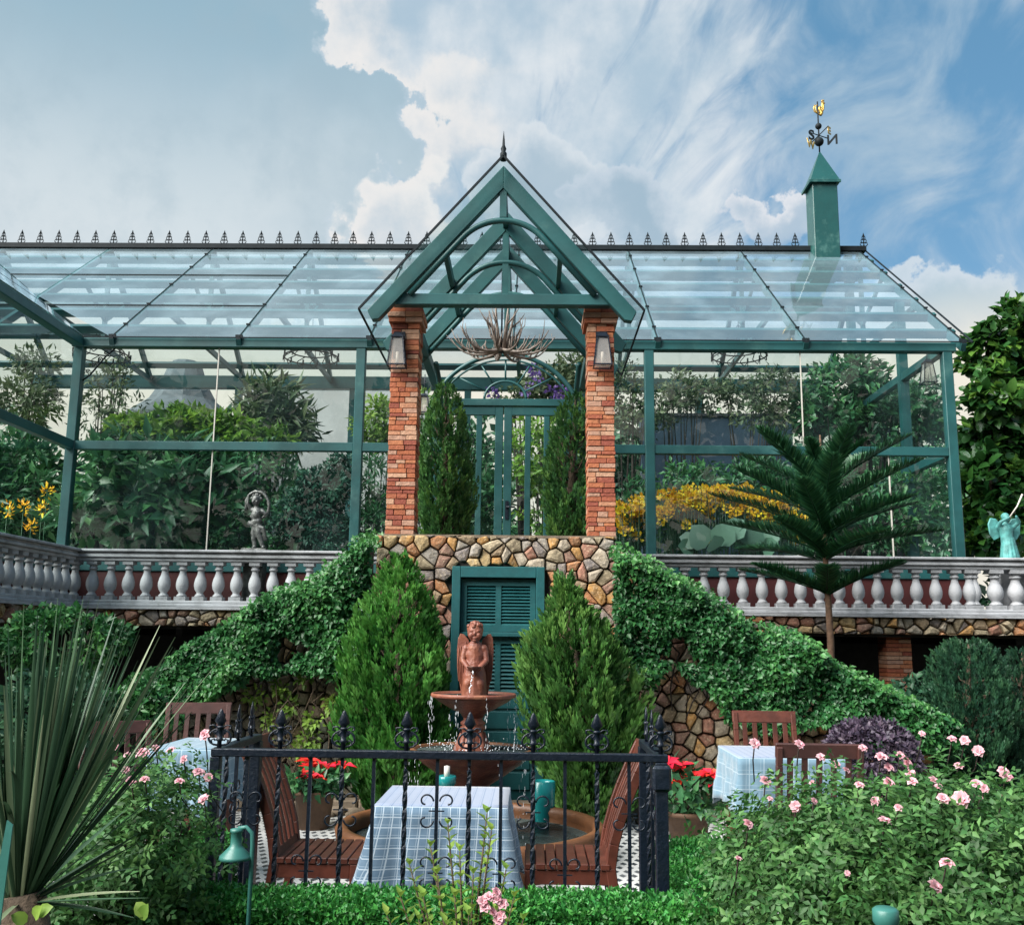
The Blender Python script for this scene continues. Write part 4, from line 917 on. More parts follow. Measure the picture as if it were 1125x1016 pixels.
# ------------------------------------------------------------------ norfolk pine
def pine(u, Y, vtop, label):
    b = P(u, 760, Y); r0 = thing('norfolk_pine', label, 'pine tree', (b.x, Y, 0)); tp = P(u, vtop, Y).z
    mb = MB(); mb.tube([(b.x, Y, -.02), (b.x+.02, Y, 1.6), (b.x, Y, 2.6), (b.x-.0, Y, tp)], [.048, .04, .03, .010], 8); mb.build('trunk', TRUNK, r0)
    rs = random.Random(9); r_ = np.random.default_rng(9)
    def frond(p0, az, L, rise, droop, wd, parent_name='branch'):
        n = 26; pts = []; hv = Vector((math.cos(az), math.sin(az), 0))
        for i in range(n):
            t = i/(n-1); pts.append(Vector(p0) + hv*L*t*(1-.1*t) + Vector((0, 0, 1))*(rise*t - droop*t*t + droop*.25*t**4)*L)
        A, D, N_, LL = [], [], [], []
        for i in range(1, n):
            t = i/(n-1); d = (pts[i]-pts[i-1]).normalized(); s = d.cross(Vector((0, 0, 1))).normalized(); up_ = s.cross(d)
            wdt = wd*(math.sin(math.pi*min(1, (t*.82+.14)))**.6)
            for k in range(8):
                for sg in (-1, 1):
                    p = pts[i-1].lerp(pts[i], rs.random()); A.append(p); dd = s*sg + d*(.7+.5*t) + up_*rs.uniform(.05, .8); D.append(dd); N_.append(up_+s*sg*.3); LL.append(wdt*rs.uniform(.65, 1.05))
            if True:
                for k in range(5): A.append(pts[i]); D.append(up_*.8+d*1.+s*rs.uniform(-.7, .7)); N_.append(-d+s*.3); LL.append(wdt*.5)
        LL = np.array(LL); o = leaves('branch', np.array([tuple(a) for a in A]), np.array([tuple(a) for a in D]), np.array([tuple(a) for a in N_]), LL, .013+LL*.03, L_PINE, r0, r_.random(len(A)), .2, -.12)
        m2 = MB(); m2.tube(pts, [.014*(1-.8*i/n) for i in range(n)], 5); m2.build('stem', L_PINE, o)
    ppm = Y/FPX
    def wh(v, k, L, rise, droop, wd, a0=0.):
        z = P(u, v, Y).z
        for i in range(k): frond((b.x, Y, z+rs.uniform(-.05, .05)), a0+2*math.pi*i/k+rs.uniform(-.15, .15), L*rs.uniform(.98, 1.16), rise+rs.uniform(-.08, .08), droop, wd)
    wh(650, 7, 1.0, .42, .20, .22, .1)
    wh(612, 7, 1.26, .40, .26, .25, .45)
    wh(592, 6, 1.22, .52, .30, .25, 0.0)
    wh(568, 6, 1.15, .68, .34, .25, .3)
    wh(546, 6, .98, .84, .40, .24, .7)
    wh(524, 4, .6, .98, .35, .16, .9)
    frond((b.x, Y, P(u, 530, Y).z), 1.5, .2, 2.2, .2, .12)
pine(913, 11.2, 478, 'dark green norfolk pine with spreading tiers in front of the right balustrade')

# ------------------------------------------------------------------ round shrubs
def shrub(name, label, cat, u, v, Y, ru, rv, mat, ncl, nper, L, W, crad=.09, group=None, stem=True, ry=None, z0=0):
    c = P(u, v, Y); rx = ru/FPX*Y; rz_ = rv/FPX*Y; r0 = thing(name, label, cat, (c.x, Y, z0), group)
    leafball('foliage', [(tuple(c), (rx, ry or rx, rz_))], ncl, nper, crad, L, W, mat, r0, inner=.86, spread=.5)
    if stem:
        mb = MB(); rs = random.Random(int(u))
        for i in range(9): a = rs.uniform(0, 6.28); mb.tube([(c.x, Y, z0), (c.x+math.cos(a)*rx*.3, Y+math.sin(a)*rx*.3, (c.z+z0)/2), (c.x+math.cos(a)*rx*.7, Y+math.sin(a)*rx*.7, c.z+.1)], [.03, .02, .01], 5)
        mb.build('stem', BARKD, r0)
    return r0
def coneshrub(label, u, Y, v0, v1, wpx, mat, seed, n):
    r0 = thuja(label, u, Y, v0, v1, wpx, seed, mat, n, .13, 'clipped_shrub', None, 0, 0., [(0, .7), (.2, .95), (.45, 1.), (.7, .88), (.88, .6), (.97, .3), (1., .1)], 'shrub')
coneshrub('large egg shaped dark green shrub right of the staircase', 1063, 10.3, 688, 850, 92, L_BUSH, 41, 5200)
coneshrub('dark green clipped shrub at the right edge, behind the egg shaped one', 1122, 11.2, 700, 860, 80, L_BUSH, 43, 3000)
shrub('purple_shrub', 'low domed purple leaved shrub behind the pink roses', 'shrub', 955, 845, 7.6, 50, 50, L_PURP, 420, 22, .035, .028, .05)
shrub('fern_clump', 'leafy green clump on the ledge under the left balustrade', 'plant', 70, 705, 9.5, 62, 34, L_IVY, 150, 22, .06, .045, .09)

# ------------------------------------------------------------------ box hedges
def hedge(label, a, b, n, L=.030, W=.018, taper=0):
    (x0, y0, z0), (x1, y1, z1) = a, b; r0 = thing('box_hedge', label, 'hedge', ((x0+x1)/2, (y0+y1)/2, 0))
    mb = MB(); mb.box((x0+.05, y0+.05, -.01), (x1-.05, y1-.05, z1-.05)); mb.build('twigs', BARKD, r0)
    ar = [(x1-x0)*(y1-y0), (x1-x0)*(z1-z0), (y1-y0)*(z1-z0), (y1-y0)*(z1-z0), (x1-x0)*(z1-z0)*.3]; s = sum(ar); P_, N_ = [], []
    for i, q in enumerate(ar):
        m = int(n*q/s); a_, b_ = RG.random(m), RG.random(m); o = np.zeros((m, 3)); nn = np.zeros((m, 3))
        X = x0+(x1-x0)*a_; Y_ = y0+(y1-y0)*a_; 
        if i == 0: o[:] = np.stack([X, y0+(y1-y0)*b_, np.full(m, z1)], 1); nn[:, 2] = 1
        elif i in (1, 4): o[:] = np.stack([X, np.full(m, y0 if i == 1 else y1), z0+(z1-z0)*b_], 1); nn[:, 1] = -1 if i == 1 else 1
        else: o[:] = np.stack([np.full(m, x0 if i == 2 else x1), Y_, z0+(z1-z0)*b_], 1); nn[:, 0] = -1 if i == 2 else 1
        P_.append(o); N_.append(nn)
    p, nn = np.concatenate(P_), np.concatenate(N_); m = len(p)
    bump = np.array([noise.noise(Vector(q)*3.2) + .5*noise.noise(Vector(q)*9) for q in p])
    # round the upper edges
    e = np.minimum(np.minimum(p[:, 1]-y0, y1-p[:, 1]), np.minimum(p[:, 0]-x0, x1-p[:, 0])); p[:, 2] -= np.where(nn[:, 2] > .5, .05*np.exp(-e/.04), 0)
    p += nn*(bump[:, None]*.028+RG.normal(size=(m, 1))*.012-.01)
    dr = nn*.55+RG.normal(size=(m, 3))*.75+np.array([0, 0, .35]); leaves('foliage', p, dr, nn+RG.normal(size=(m, 3))*.6, L*(.6+.8*RG.random(m)), W*(.7+.6*RG.random(m)), L_HEDGE, r0, np.clip(.45+.35*bump+.25*RG.normal(size=m), 0, 1))
    return r0
hx0, hx1 = P(128, 985, 4.2).x, P(806, 985, 4.2).x
zh = P(470, 976, 4.5).z
hedge('low clipped box hedge along the front of the picture below the iron fence', (hx0, 4.12, .1), (hx1, 4.47, zh+.015), 60000, .024, .015)
hedge('low clipped box hedge right of the iron fence, behind the rose leaves', (P(740, 960, 5).x, 4.6, .1), (P(800, 960, 5).x+.1, 5.6, zh+.02), 20000, .024, .015)
hedge('low clipped box hedge left of the iron fence, behind the left rose bush', (P(160, 960, 5).x, 4.6, .1), (P(218, 960, 5).x+.02, 5.6, zh+.02), 20000, .024, .015)

# ------------------------------------------------------------------ roses
def blossom_mesh(rad, seed, mat=None, five=False):
    r_ = np.random.default_rng(seed); P_, D_, N_, L_, W_ = [], [], [], [], []
    for k, (m, el, s) in enumerate(((6, .25, 1.), (6, .65, .85), (5, 1.05, .6), (4, 1.35, .4))):
        for i in range(m):
            a = 2*math.pi*(i+.5*k)/m + r_.uniform(-.15, .15); e = el+r_.uniform(-.15, .15)
            P_.append((0, 0, 0)); D_.append((math.cos(a)*math.cos(e), math.sin(a)*math.cos(e), math.sin(e))); N_.append((-math.cos(a)*math.sin(e), -math.sin(a)*math.sin(e), math.cos(e))); L_.append(rad*s*r_.uniform(.85, 1.1)); W_.append(rad*.95*s)
    return np.array(P_), np.array(D_), np.array(N_), np.array(L_), np.array(W_)
PR = [blossom_mesh(1., s) for s in (1, 2, 3)]; BLM = {}
def blossom(pos, size, root, mat, name='blossom', face=None):
    k = random.randrange(3)
    if (k, mat.name) not in BLM:
        o = leaves(name, *PR[k], mat, None, RG.random(len(PR[k][0])), .3, .25); BLM[(k, mat.name)] = o.data; bpy.data.objects.remove(o)
    o = bpy.data.objects.new(name, BLM[(k, mat.name)]); C.objects.link(o); o.parent = root
    o.location = Vector(pos)-rootloc(root); d = Vector(face or (random.uniform(-.5, .5), random.uniform(-1, -.2), random.uniform(.3, 1)))
    o.rotation_euler = d.to_track_quat('Z', 'Y').to_euler(); o.scale = (size,)*3; return o
def rosebush(label, blobs, nclump, nper, fl, stems, Lf=.038):
    c0 = blobs[0][0]; r0 = thing('rose_bush', label, 'rose bush', (c0[0], c0[1], 0))
    # sprigs: short shoots carrying pairs of leaflets
    P_, D_, N_, T_ = [], [], [], []
    vol = np.array([b[1][0]*b[1][1]*b[1][2] for b in blobs])**(2/3); vol /= vol.sum()
    for (c, r), f in zip(blobs, vol):
        m = int(nclump*f); cc, od = ell_shell(c, r, m, .62); 
        kk = cc[:, 2] > .12; cc, od = cc[kk], od[kk]
        for p, o in zip(cc, od):
            tt = RG.random(); d = unit(o*.8+RG.normal(size=3)*.5+np.array([0, -.1, .55])); s = unit(np.cross(d, RG.normal(size=3))); L_ = .16*(.6+.8*RG.random())
            for q in range(nper):
                t = (q+.5)/nper; base = p + d*L_*t - np.array([0, 0, .02])*t*t; a = q*2.4+RG.random(); sd_ = s*math.cos(a)+np.cross(d, s)*math.sin(a)
                # a compound leaf of five leaflets
                ax = unit(sd_+d*.5+np.array([0, 0, .1])); pp = np.cross(ax, d); pp = pp/max(1e-6, np.linalg.norm(pp))
                for e, g in ((.028, 1), (.028, -1), (.055, 1), (.055, -1), (.065, 0)):
                    P_.append(base+ax*e*1.1); D_.append(ax*(.5 if g else 1)+pp*g); N_.append(np.cross(ax, pp)*(-1 if np.cross(ax, pp)[2] < 0 else 1)+RG.normal(size=3)*.2); T_.append(tt)
    P_, D_, N_, T_ = map(np.array, (P_, D_, N_, T_)); n = len(P_)
    leaves('foliage', P_, D_, N_, Lf*(.7+.6*RG.random(n)), Lf*.55*(.7+.5*RG.random(n)), L_ROSE, r0, np.clip(T_*.8+.2*RG.random(n), 0, 1), .15, .2)
    mb = MB(); rs = random.Random(len(P_))
    for i in range(stems):
        c, r = blobs[rs.randrange(len(blobs))]; a = rs.uniform(0, 6.28); q = rs.uniform(.4, .95); x, y = c[0]+rs.uniform(-.5, .5)*r[0], c[1]+rs.uniform(-.5, .5)*r[1]
        x2, y2 = c[0]+math.cos(a)*r[0]*q, c[1]+math.sin(a)*r[1]*q; z2 = c[2]+r[2]*rs.uniform(-.3, .75)*math.sqrt(max(0, 1-q*q*.8))
        mb.tube([(x, y, -.02), (x*.7+x2*.3+rs.uniform(-.05, .05), y*.7+y2*.3, z2*.35), (x*.3+x2*.7, y*.3+y2*.7, z2*.75), (x2, y2, z2)], [.012, .009, .006, .004], 5)
    def front(u, v, Y):
        d = ray(u, v); best = None
        for c, r in blobs:
            rr = [q+.10 for q in r]; A_ = sum((d[i]/rr[i])**2 for i in range(3)); o_ = (-c[0], -c[1], H-c[2]); B_ = sum(d[i]*o_[i]/rr[i]**2 for i in range(3)); Cc = sum((o_[i]/rr[i])**2 for i in range(3))-1
            D_ = B_*B_-A_*Cc
            if D_ > 0:
                t = (-B_-math.sqrt(D_))/A_
                if best is None or t < best: best = t
        return Y if best is None else min(Y, best*d.y)
    fl = [(u, v, front(u, v, Y), s) for u, v, Y, s in fl]
    for u, v, Y, s in fl: 
        p = P(u, v, Y); mb.tube([p+Vector((rs.uniform(-.03, .03), .16, -.17)), p+Vector((0, .04, -.07)), p], .0028, 4)
    mb.build('stem', BARKD, r0)
    for u, v, Y, s in fl: blossom(P(u, v, Y), s*Y/FPX/2*.92*random.uniform(.8, 1.15), r0, L_PINK)
    return r0
flR = [(830,816,4.2,11),(874,802,4.3,10),(794,796,4.4,0)]
flR = [(1013,806,4.3,10),(1060,813,4.2,15),(1075,825,4.2,16),(829,817,4.3,15),(878,818,4.3,14),(902,832,4.2,14),(918,840,4.2,12),(948,822,4.2,12),(968,832,4.1,17),(989,830,4.1,14),(976,843,4.1,14),(1000,850,4.0,17),(1002,858,4.0,14),(976,888-28,3.9,15),(1026,858,4.0,15),(1053,841,4.1,14),(1102,847,4.1,14),(1105,853,4.0,18),(1073,861,4.0,17),(1081,866,4.0,14),(1036,877,3.9,16),(1056,878,3.8,20),(1101,877,3.9,14),(944,862,3.9,14),(930,846,4.1,10),(841,858,4.0,16),(846,877,3.9,9),(874,886,3.8,16),(894,880,3.9,12),(892,860,4.0,9),(875,887,3.8,12),(961,880,3.8,13),(987,887,3.8,12),(972,902,3.7,17),(822,905,3.7,16),(931,959,3.5,9),(1040,948,3.4,19),(1027,974,3.4,18),(811,943,3.6,10),(1077,876,3.9,8),(996,838,4.2,14),(1031,864,4.0,12),(1046,812,4.2,12)]
rx_ = lambda u, Y=3.8: P(u, 900, Y).x
rosebush('large sprawling rose bush with many pink blooms at the lower right',
    [((rx_(868), 3.9, .62), (.22, .34, .27)), ((rx_(925), 3.9, .62), (.32, .42, .33)), ((rx_(990), 3.85, .64), (.36, .42, .34)), ((rx_(1075), 3.85, .63), (.36, .42, .34)), ((rx_(1160), 3.9, .62), (.38, .42, .32)), ((rx_(985, 3.4), 3.5, .44), (.30, .26, .26)), ((rx_(1090, 3.4), 3.45, .42), (.36, .26, .26))], 2100, 5, flR, 90, .031)
flL = [(128,821,4.2,12),(140,830,4.2,12),(157,827,4.2,16),(171,822,4.3,10),(188,824,4.3,14),(202,834,4.2,11),(218,848,4.2,14),(229,854,4.2,13),(138,846,4.1,13),(144,858,4.1,13),(159,856,4.1,13),(197,858,4.1,13),(224,878,4.0,15),(87,809,4.2,10),(159,798,4.4,0)]
flL = [f for f in flL if f[3]] + [(225,807,4.3,14)]
rosebush('small rose bush with pale pink blooms beside the spiky plant on the left',
    [((rx_(160, 4.1), 4.15, .70), (.20, .32, .26)), ((rx_(105, 4.), 4.05, .60), (.28, .35, .28)), ((rx_(95, 4.1), 4.0, .50), (.26, .3, .25))], 700, 5, flL, 50, .031)

# ------------------------------------------------------------------ sword-leaved plant on the left
def swordplant(label, u, v, Y, n, Lr, seed, tips):
    r_ = np.random.default_rng(seed); b = P(u, v, Y); r0 = thing('spiky_plant', label, 'plant', (b.x, Y, 0))
    mb = MB(); mb.tube([(b.x+.10, Y-.0, -.02), (b.x+.06, Y, b.z*.6), (b.x, Y, b.z+.02)], [.10, .085, .06], 12); mb.build('trunk', BARK, r0)
    V = []; Fc = []; T_ = []
    for i in range(n):
        a = r_.uniform(0, 2*math.pi); e = R(90-min(58, abs(r_.normal())*19)) if i > 16 else R(r_.uniform(0, 40)); L = Lr*r_.uniform(.55, 1.1)*(.6 if i <= 16 else 1); w_ = r_.uniform(.0045, .0095); droop = r_.uniform(.0, .16)*math.cos(e) + (r_.uniform(.1, .5) if r_.random() < .14 else 0)
        if tips and i % 3 == 0: a = r_.uniform(-.5, .3)
        h = np.array([math.cos(a), math.sin(a), 0]); d = h*math.cos(e)+np.array([0, 0, math.sin(e)]); s = np.cross(d, [0, 0, 1]); s = s/np.linalg.norm(s); tw = r_.uniform(-.7, .7); s = s*math.cos(tw)+np.cross(d, s)*math.sin(tw)
        k = len(V); m = 9; tt = r_.random()
        up_ = np.cross(s, d)
        for j in range(m):
            t = j/(m-1); c = np.array(b)+h*.03+d*L*t - np.array([0, 0, 1])*droop*L*t*t; ww = w_*(.55+.9*t*(1-t)*2)*(1-t**4) + .0008
            V += [c-s*ww+up_*ww*.35, c, c+s*ww+up_*ww*.35]; T_ += [tt]*3
        for j in range(m-1): Fc += [(k+3*j, k+3*j+1, k+3*j+4, k+3*j+3), (k+3*j+1, k+3*j+2, k+3*j+5, k+3*j+4)]
    npmesh('leaves', V, Fc, L_SPIKE, r0, T_); return r0
swordplant('big spiky sword leaved plant on a stump filling the lower left corner', 22, 990, 2.75, 250, .73, 5, True)
# loose broad blade at the very edge
mb = MB(); a, b = P(-12, 1016, 2.3), P(8, 906, 2.3)
mb.add([a+Vector((-.015, 0, -.1)), a+Vector((.02, 0, -.1)), b+Vector((.012, 0, 0)), b+Vector((-.002, 0, .01)), a+Vector((-.015, .004, -.1)), a+Vector((.02, .004, -.1)), b+Vector((.012, .004, 0)), b+Vector((-.002, .004, .01))], [(0, 1, 2, 3), (7, 6, 5, 4), (0, 3, 7, 4), (1, 5, 6, 2), (2, 6, 7, 3)])
mb.box((a.x-.03, 2.28, -.02), (a.x+.03, 2.34, a.z-.09)); tag(mb.build('garden_stake', LAMPG), 'short pale green stake at the left edge below the spiky plant', 'stake')
# small heart-leaf plant bottom left
pl_ = thing('leafy_seedling', 'small bright green leaf by the stump in the bottom left corner', 'plant', P(40, 1010, 2.6))
leaves(broad=True, name='leaves', pos= np.array([tuple(P(u, v, 2.6)) for u, v in ((38, 1008), (42, 1004), (30, 1012), (155, 1010), (160, 1006))]), dr=np.array([[.3, -.3, .5], [.8, -.2, .5], [-.6, -.4, .4], [.3, -.2, .8], [-.5, 0, .6]]), nr=np.array([[0, -1, .6]]*5), L=.042, W=.034, mat=L_YG, parent=pl_)

# ------------------------------------------------------------------ yellow-green shrub with pink flowers in front
def sprig_plant():
    b = P(515, 1000, 3.55); r0 = thing('flowering_shrub', 'yellow green shrub with a cluster of pink flowers in front of the hedge', 'shrub', (b.x, 3.55, 0))
    P_, D_, N_, T_ = [], [], [], []; mb = MB(); rs = random.Random(2)
    shoots = [(535, 893, 3.6), (540, 912, 3.55), (492, 905, 3.6), (473, 930, 3.6), (556, 955, 3.55), (450, 950, 3.6), (505, 935, 3.5), (480, 960, 3.5), (520, 960, 3.5), (465, 985, 3.5), (565, 985, 3.5), (440, 985, 3.55), (500, 985, 3.45), (545, 1000, 3.45), (460, 1010, 3.4), (575, 1010, 3.5), (425, 1005, 3.5), (515, 1005, 3.4), (490, 1015, 3.4)]
    for u, v, Y in shoots:
        t = P(u, v, Y); base = Vector((b.x+(t.x-b.x)*.3, 3.55, t.z-.42)); n = 15; mb.tube([base, base.lerp(t, .5)+Vector((0, -.01, 0)), t], [.005, .004, .002], 4)
        for i in range(n):
            q = (i+1)/n; p = base.lerp(t, q); a = i*2.4
            for k in range(2):
                a2 = a+k*math.pi; P_.append(tuple(p)); D_.append((math.cos(a2), math.sin(a2), .45+.8*q*q)); N_.append((-.3*math.cos(a2), -.3*math.sin(a2), 1)); T_.append(.25+.65*q*rs.random())
    n = len(P_); leaves('foliage', np.array(P_), np.array(D_), np.array(N_), .042*(.6+.6*RG.random(n)), .024*(.7+.5*RG.random(n)), L_YG, r0, np.array(T_)); mb.build('stem', BARK, r0)
    for u, v in ((537, 985), (546, 988), (533, 996), (552, 993), (541, 1002), (550, 1006), (530, 990), (545, 980), (548, 1011)): blossom(P(u, v, 3.35), .020, r0, L_PINK)
sprig_plant()
def flw(*a, **k): o = leaves(*a, **k); o['kind'] = 'stuff'; return o
# ------------------------------------------------------------------ iron fence round the table
YF = 4.62
fx0, fx1 = P(238, 826, YF).x, P(726, 830, YF).x; zr_ = P(480, 829, YF).z
fe = thing('iron_fence', 'black wrought iron fence with spear finials enclosing the dining table', 'fence', ((fx0+fx1)/2, YF, 0))
SD = .66
mb = MB(); mb.bar((fx0-.02, YF, zr_), (fx1+.03, YF, zr_), .05, .034); fr_ = mb.build('top_rail', IRON, fe, .004)
mb = MB(); mb.bar((fx0, YF+.026, zr_), (fx0, YF+SD+.03, zr_), .05, .034); mb.build('top_rail', IRON, fe, .004)
mb = MB(); mb.bar((fx1, YF+.026, zr_), (fx1, YF+SD+.03, zr_), .05, .034); mb.build('top_rail', IRON, fe, .004)
mb = MB(); zlow = .16; mb.bar((fx0, YF, zlow), (fx1, YF, zlow), .03, .03); mb.build('bottom_rail', IRON, fe)
for x in (fx0, fx1):
    mb = MB(); mb.bar((x, YF+.02, zlow), (x, YF+SD, zlow), .03, .03); mb.build('bottom_rail', IRON, fe)
def bar_mesh(twist):
    mb = MB(); z0, z1 = .0, zr_-.018; s = .0075; n = 40; V = []; Fc = []
    for i in range(n+1):
        z = z0+(z1-z0)*i/n; a = math.pi/4 + ((i*.55) if (twist and (z1-.62 < z < z1-.05)) else 0); k = 1.0 if not (twist and z1-.62 < z < z1-.05) else 1.12
        V += [(s*1.414*k*math.cos(a+math.pi/2*j), s*1.414*k*math.sin(a+math.pi/2*j), z) for j in range(4)]
    for i in range(n):
        for j in range(4): Fc.append((i*4+j, i*4+(j+1) % 4, (i+1)*4+(j+1) % 4, (i+1)*4+j))
    mb.add(V, Fc); o = mb.build('bar', IRON, fe, world=False); return o
def finial_mesh():
    mb = MB(); mb.lathe([(.008, 0), (.008, .03), (.017, .035), (.010, .043), (.009, .085), (.016, .09), (.009, .098)], n=8)
    mb.lathe([(.006, .095), (.021, .118), (.006, .165), (.001, .172)], n=6, sy=.45)
    for s in (-1, 1):
        mb.tube([(s*(.006+.036*math.sin(q)*(1-q*.05)), 0, .012+.036*(1-math.cos(q*.98))) for q in [i*math.pi/8 for i in range(9)]]+[(s*.013, 0, .07), (s*.018, 0, .06)], .0042, 6)
        mb.tube([(s*.006, 0, .085), (s*.022, 0, .10), (s*.036, 0, .098), (s*.037, 0, .085), (s*.028, 0, .082)], .0038, 6)
        mb.tube([(s*.008, 0, .014), (s*.026, 0, .018), (s*.030, 0, .034), (s*.020, 0, .040), (s*.015, 0, .032)], .0038, 6)
        mb.add([(s*.006, -.003, .05), (s*.03, -.003, .075), (s*.006, -.003, .085), (s*.006, .003, .05), (s*.03, .003, .075), (s*.006, .003, .085)], [(0, 1, 2), (5, 4, 3), (0, 3, 4, 1), (1, 4, 5, 2), (2, 5, 3, 0)])
    mb.v = [(x*1.3, y, z) for x, y, z in mb.v]
    return mb.build('finial', IRON, fe, world=False)
bm_ = {0: bar_mesh(0), 1: bar_mesh(1)}; fm_ = finial_mesh(); used = set()
def put(src, x, y, z, rz=0.):
    if src.name in used: o = src.copy(); C.objects.link(o); o.parent = fe
    else: o = src; used.add(src.name)
    b = rootloc(fe); o.location = (x-b.x, y-b.y, z-b.z); o.rotation_euler = (0, 0, rz); return o
nb_ = 14
for i in range(1, nb_):
    x = fx0+(fx1-fx0)*i/nb_; put(bm_[1 if i % 2 == 0 else 0], x, YF, 0)
    if i % 2 == 0: put(fm_, x, YF, zr_+.017)
put(fm_, fx0+.01, YF, zr_+.017); put(fm_, fx1, YF, zr_+.017)
for x in (fx0, fx1):
    for k in range(1, 4): put(bm_[k % 2], x, YF+SD*k/4, 0)
    for k in (2, 3.4): put(fm_, x, YF+SD*k/4, zr_+.017, R(90))
for x, y, s in ((fx0, YF, .045), (fx1, YF, .055), (fx0+.0, YF+SD, .06), (fx1, YF+SD, .06)):
    mb = MB(); mb.box((x-s/2, y-s/2, 0), (x+s/2, y+s/2, zr_-.018)); mb.build('post', IRON, fe, .004)
mb = MB(); mb.box((fx1-.042, YF-.042, zr_-.14), (fx1+.042, YF+.042, zr_-.03)); mb.build('latch_box', IRON, fe, .012)
def scroll(cx, cz, s, y=YF, ax='x'):
    mb = MB()
    for sx in (-1, 1):
        for sz in (-1, 1):
            pts = []
            for i in range(22):
                a = i/21*4.6; r = .030*(1-i/21*.62); px = sx*(.042-r*math.cos(a)); pz = sz*(.016+.03+r*math.sin(a)-.03+i/21*.0)
                pts.append((cx+px*s, y, cz+(pz+sz*.02)*s) if ax == 'x' else (cx, y+px*s, cz+(pz+sz*.02)*s))
            mb.tube(pts, .0042, 5)
    if ax == 'x': mb.box((cx-.03*s, y-.003, cz-.0025), (cx+.03*s, y+.003, cz+.0025))
    else: mb.box((cx-.003, y-.05*s, cz-.004), (cx+.003, y+.05*s, cz+.004))
    return mb.build('scroll', IRON, fe)
dxb = (fx1-fx0)/nb_
for i in (1, 4, 7, 10, 13):
    scroll(fx0+dxb*i, zr_-.24, 1.15)
for i in (3, 7, 9, 11): scroll(fx0+dxb*i, zr_-.50, 1.1)
for x in (fx0, fx1): scroll(x, zr_-.24, 1.15, YF+SD/2, 'y')

# ------------------------------------------------------------------ tables under cloths
def tablecloth(cx, cy, wx, wy, zt, drop, label, mats, name='tablecloth', flare=.14, seed=0, rz=0., group=None):
    n = 26; rs = random.Random(seed); per = []
    hx, hy = wx/2, wy/2; V = []; UVc = []; Fc = []; M = []
    pts = []
    for i in range(n): pts.append((-hx+wx*i/n, -hy))
    for i in range(n): pts.append((hx, -hy+wy*i/n))
    for i in range(n): pts.append((hx-wx*i/n, hy))
    for i in range(n): pts.append((-hx, hy-wy*i/n))
    K = len(pts); rows = 9
    for r in range(rows+1):
        t = r/rows
        for i, (x, y) in enumerate(pts):
            c = min(abs(abs(x)-hx)+abs(abs(y)-hy), 9); cor = math.exp(-((hx-abs(x))+(hy-abs(y)))/.09)     # 1 at a corner
            s = i/K*2*math.pi; fold = math.sin(s*11+seed)*.018+math.sin(s*23+seed*2)*.008
            out = (flare*t**1.2*(.35+1.0*cor) + fold*t) ; nx, ny = (x/hx if abs(abs(x)-hx) < 1e-6 else 0), (y/hy if abs(abs(y)-hy) < 1e-6 else 0)
            if cor > .02: nx += (1 if x > 0 else -1)*cor*.7; ny += (1 if y > 0 else -1)*cor*.7
            l = math.hypot(nx, ny) or 1; nx /= l; ny /= l
            dd = drop*(1+.30*cor+.03*math.sin(s*5)); wr = noise.noise((x*9, y*9+seed, t*5))*.012*(t > 0); px, py = x+nx*(out+wr), y+ny*(out+wr); z = zt - dd*t - (.004 if t else 0)
            V.append((px, py, z)); UVc.append(((x if abs(ny) > abs(nx) else y)+x*.0+out*.5, dd*t+.001))
    for r in range(rows):
        for i in range(K): Fc.append((r*K+i, (r+1)*K+i, (r+1)*K+(i+1) % K, r*K+(i+1) % K)); M.append(0)
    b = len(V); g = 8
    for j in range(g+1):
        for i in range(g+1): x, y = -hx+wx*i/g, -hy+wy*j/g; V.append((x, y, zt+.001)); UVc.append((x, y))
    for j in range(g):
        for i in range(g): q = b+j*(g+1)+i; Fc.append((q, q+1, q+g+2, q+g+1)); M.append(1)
    mb = MB(); ca, sa = math.cos(rz), math.sin(rz)
    mb.v = [(cx+x*ca-y*sa, cy+x*sa+y*ca, z) for x, y, z in V]; mb.f = Fc; mb.m = M; mb.sm = [True]*len(Fc); mb.uv = UVc
    o = mb.build(name, mats); tag(o, label, 'tablecloth', group); so = o.modifiers.new('thick', 'SOLIDIFY'); so.thickness = .004; so.offset = 0; return o
def table(cx, cy, wx, wy, h, label, rz=0., mat=WOOD):
    r0 = thing('dining_table', label, 'table', (cx, cy, 0), None, rz); mb = MB(); mb.box((-wx/2, -wy/2, h-.035), (wx/2, wy/2, h)); mb.box((-wx/2+.05, -wy/2+.05, h-.1), (wx/2-.05, wy/2-.05, h-.036)); mb.build('tabletop', mat, r0, .004, world=False)
    for sx in (-1, 1):
        for sy in (-1, 1): mb = MB(); mb.box((sx*(wx/2-.04)-.028, sy*(wy/2-.04)-.028, 0), (sx*(wx/2-.04)+.028, sy*(wy/2-.04)+.028, h-.101)); mb.build('leg', mat, r0, .004, world=False)
    return r0
TY0, TY1 = 5.25, 5.95; zt_ = .76
tc0 = P(484, 887, TY0); tw_ = (P(558, 887, TY0).x-P(411, 887, TY0).x); tcx = tc0.x
TH = P(484, 886, TY0).z
table(tcx, (TY0+TY1)/2, tw_-.02, TY1-TY0-.02, TH-.006, 'small square wooden table hidden under the front blue checked cloth')
tablecloth(tcx, (TY0+TY1)/2, tw_, TY1-TY0, TH, .37, 'blue checked tablecloth with sky sheen coloured into its striped top on the fenced front table', [CLB, CLSKY], flare=.10, seed=2)

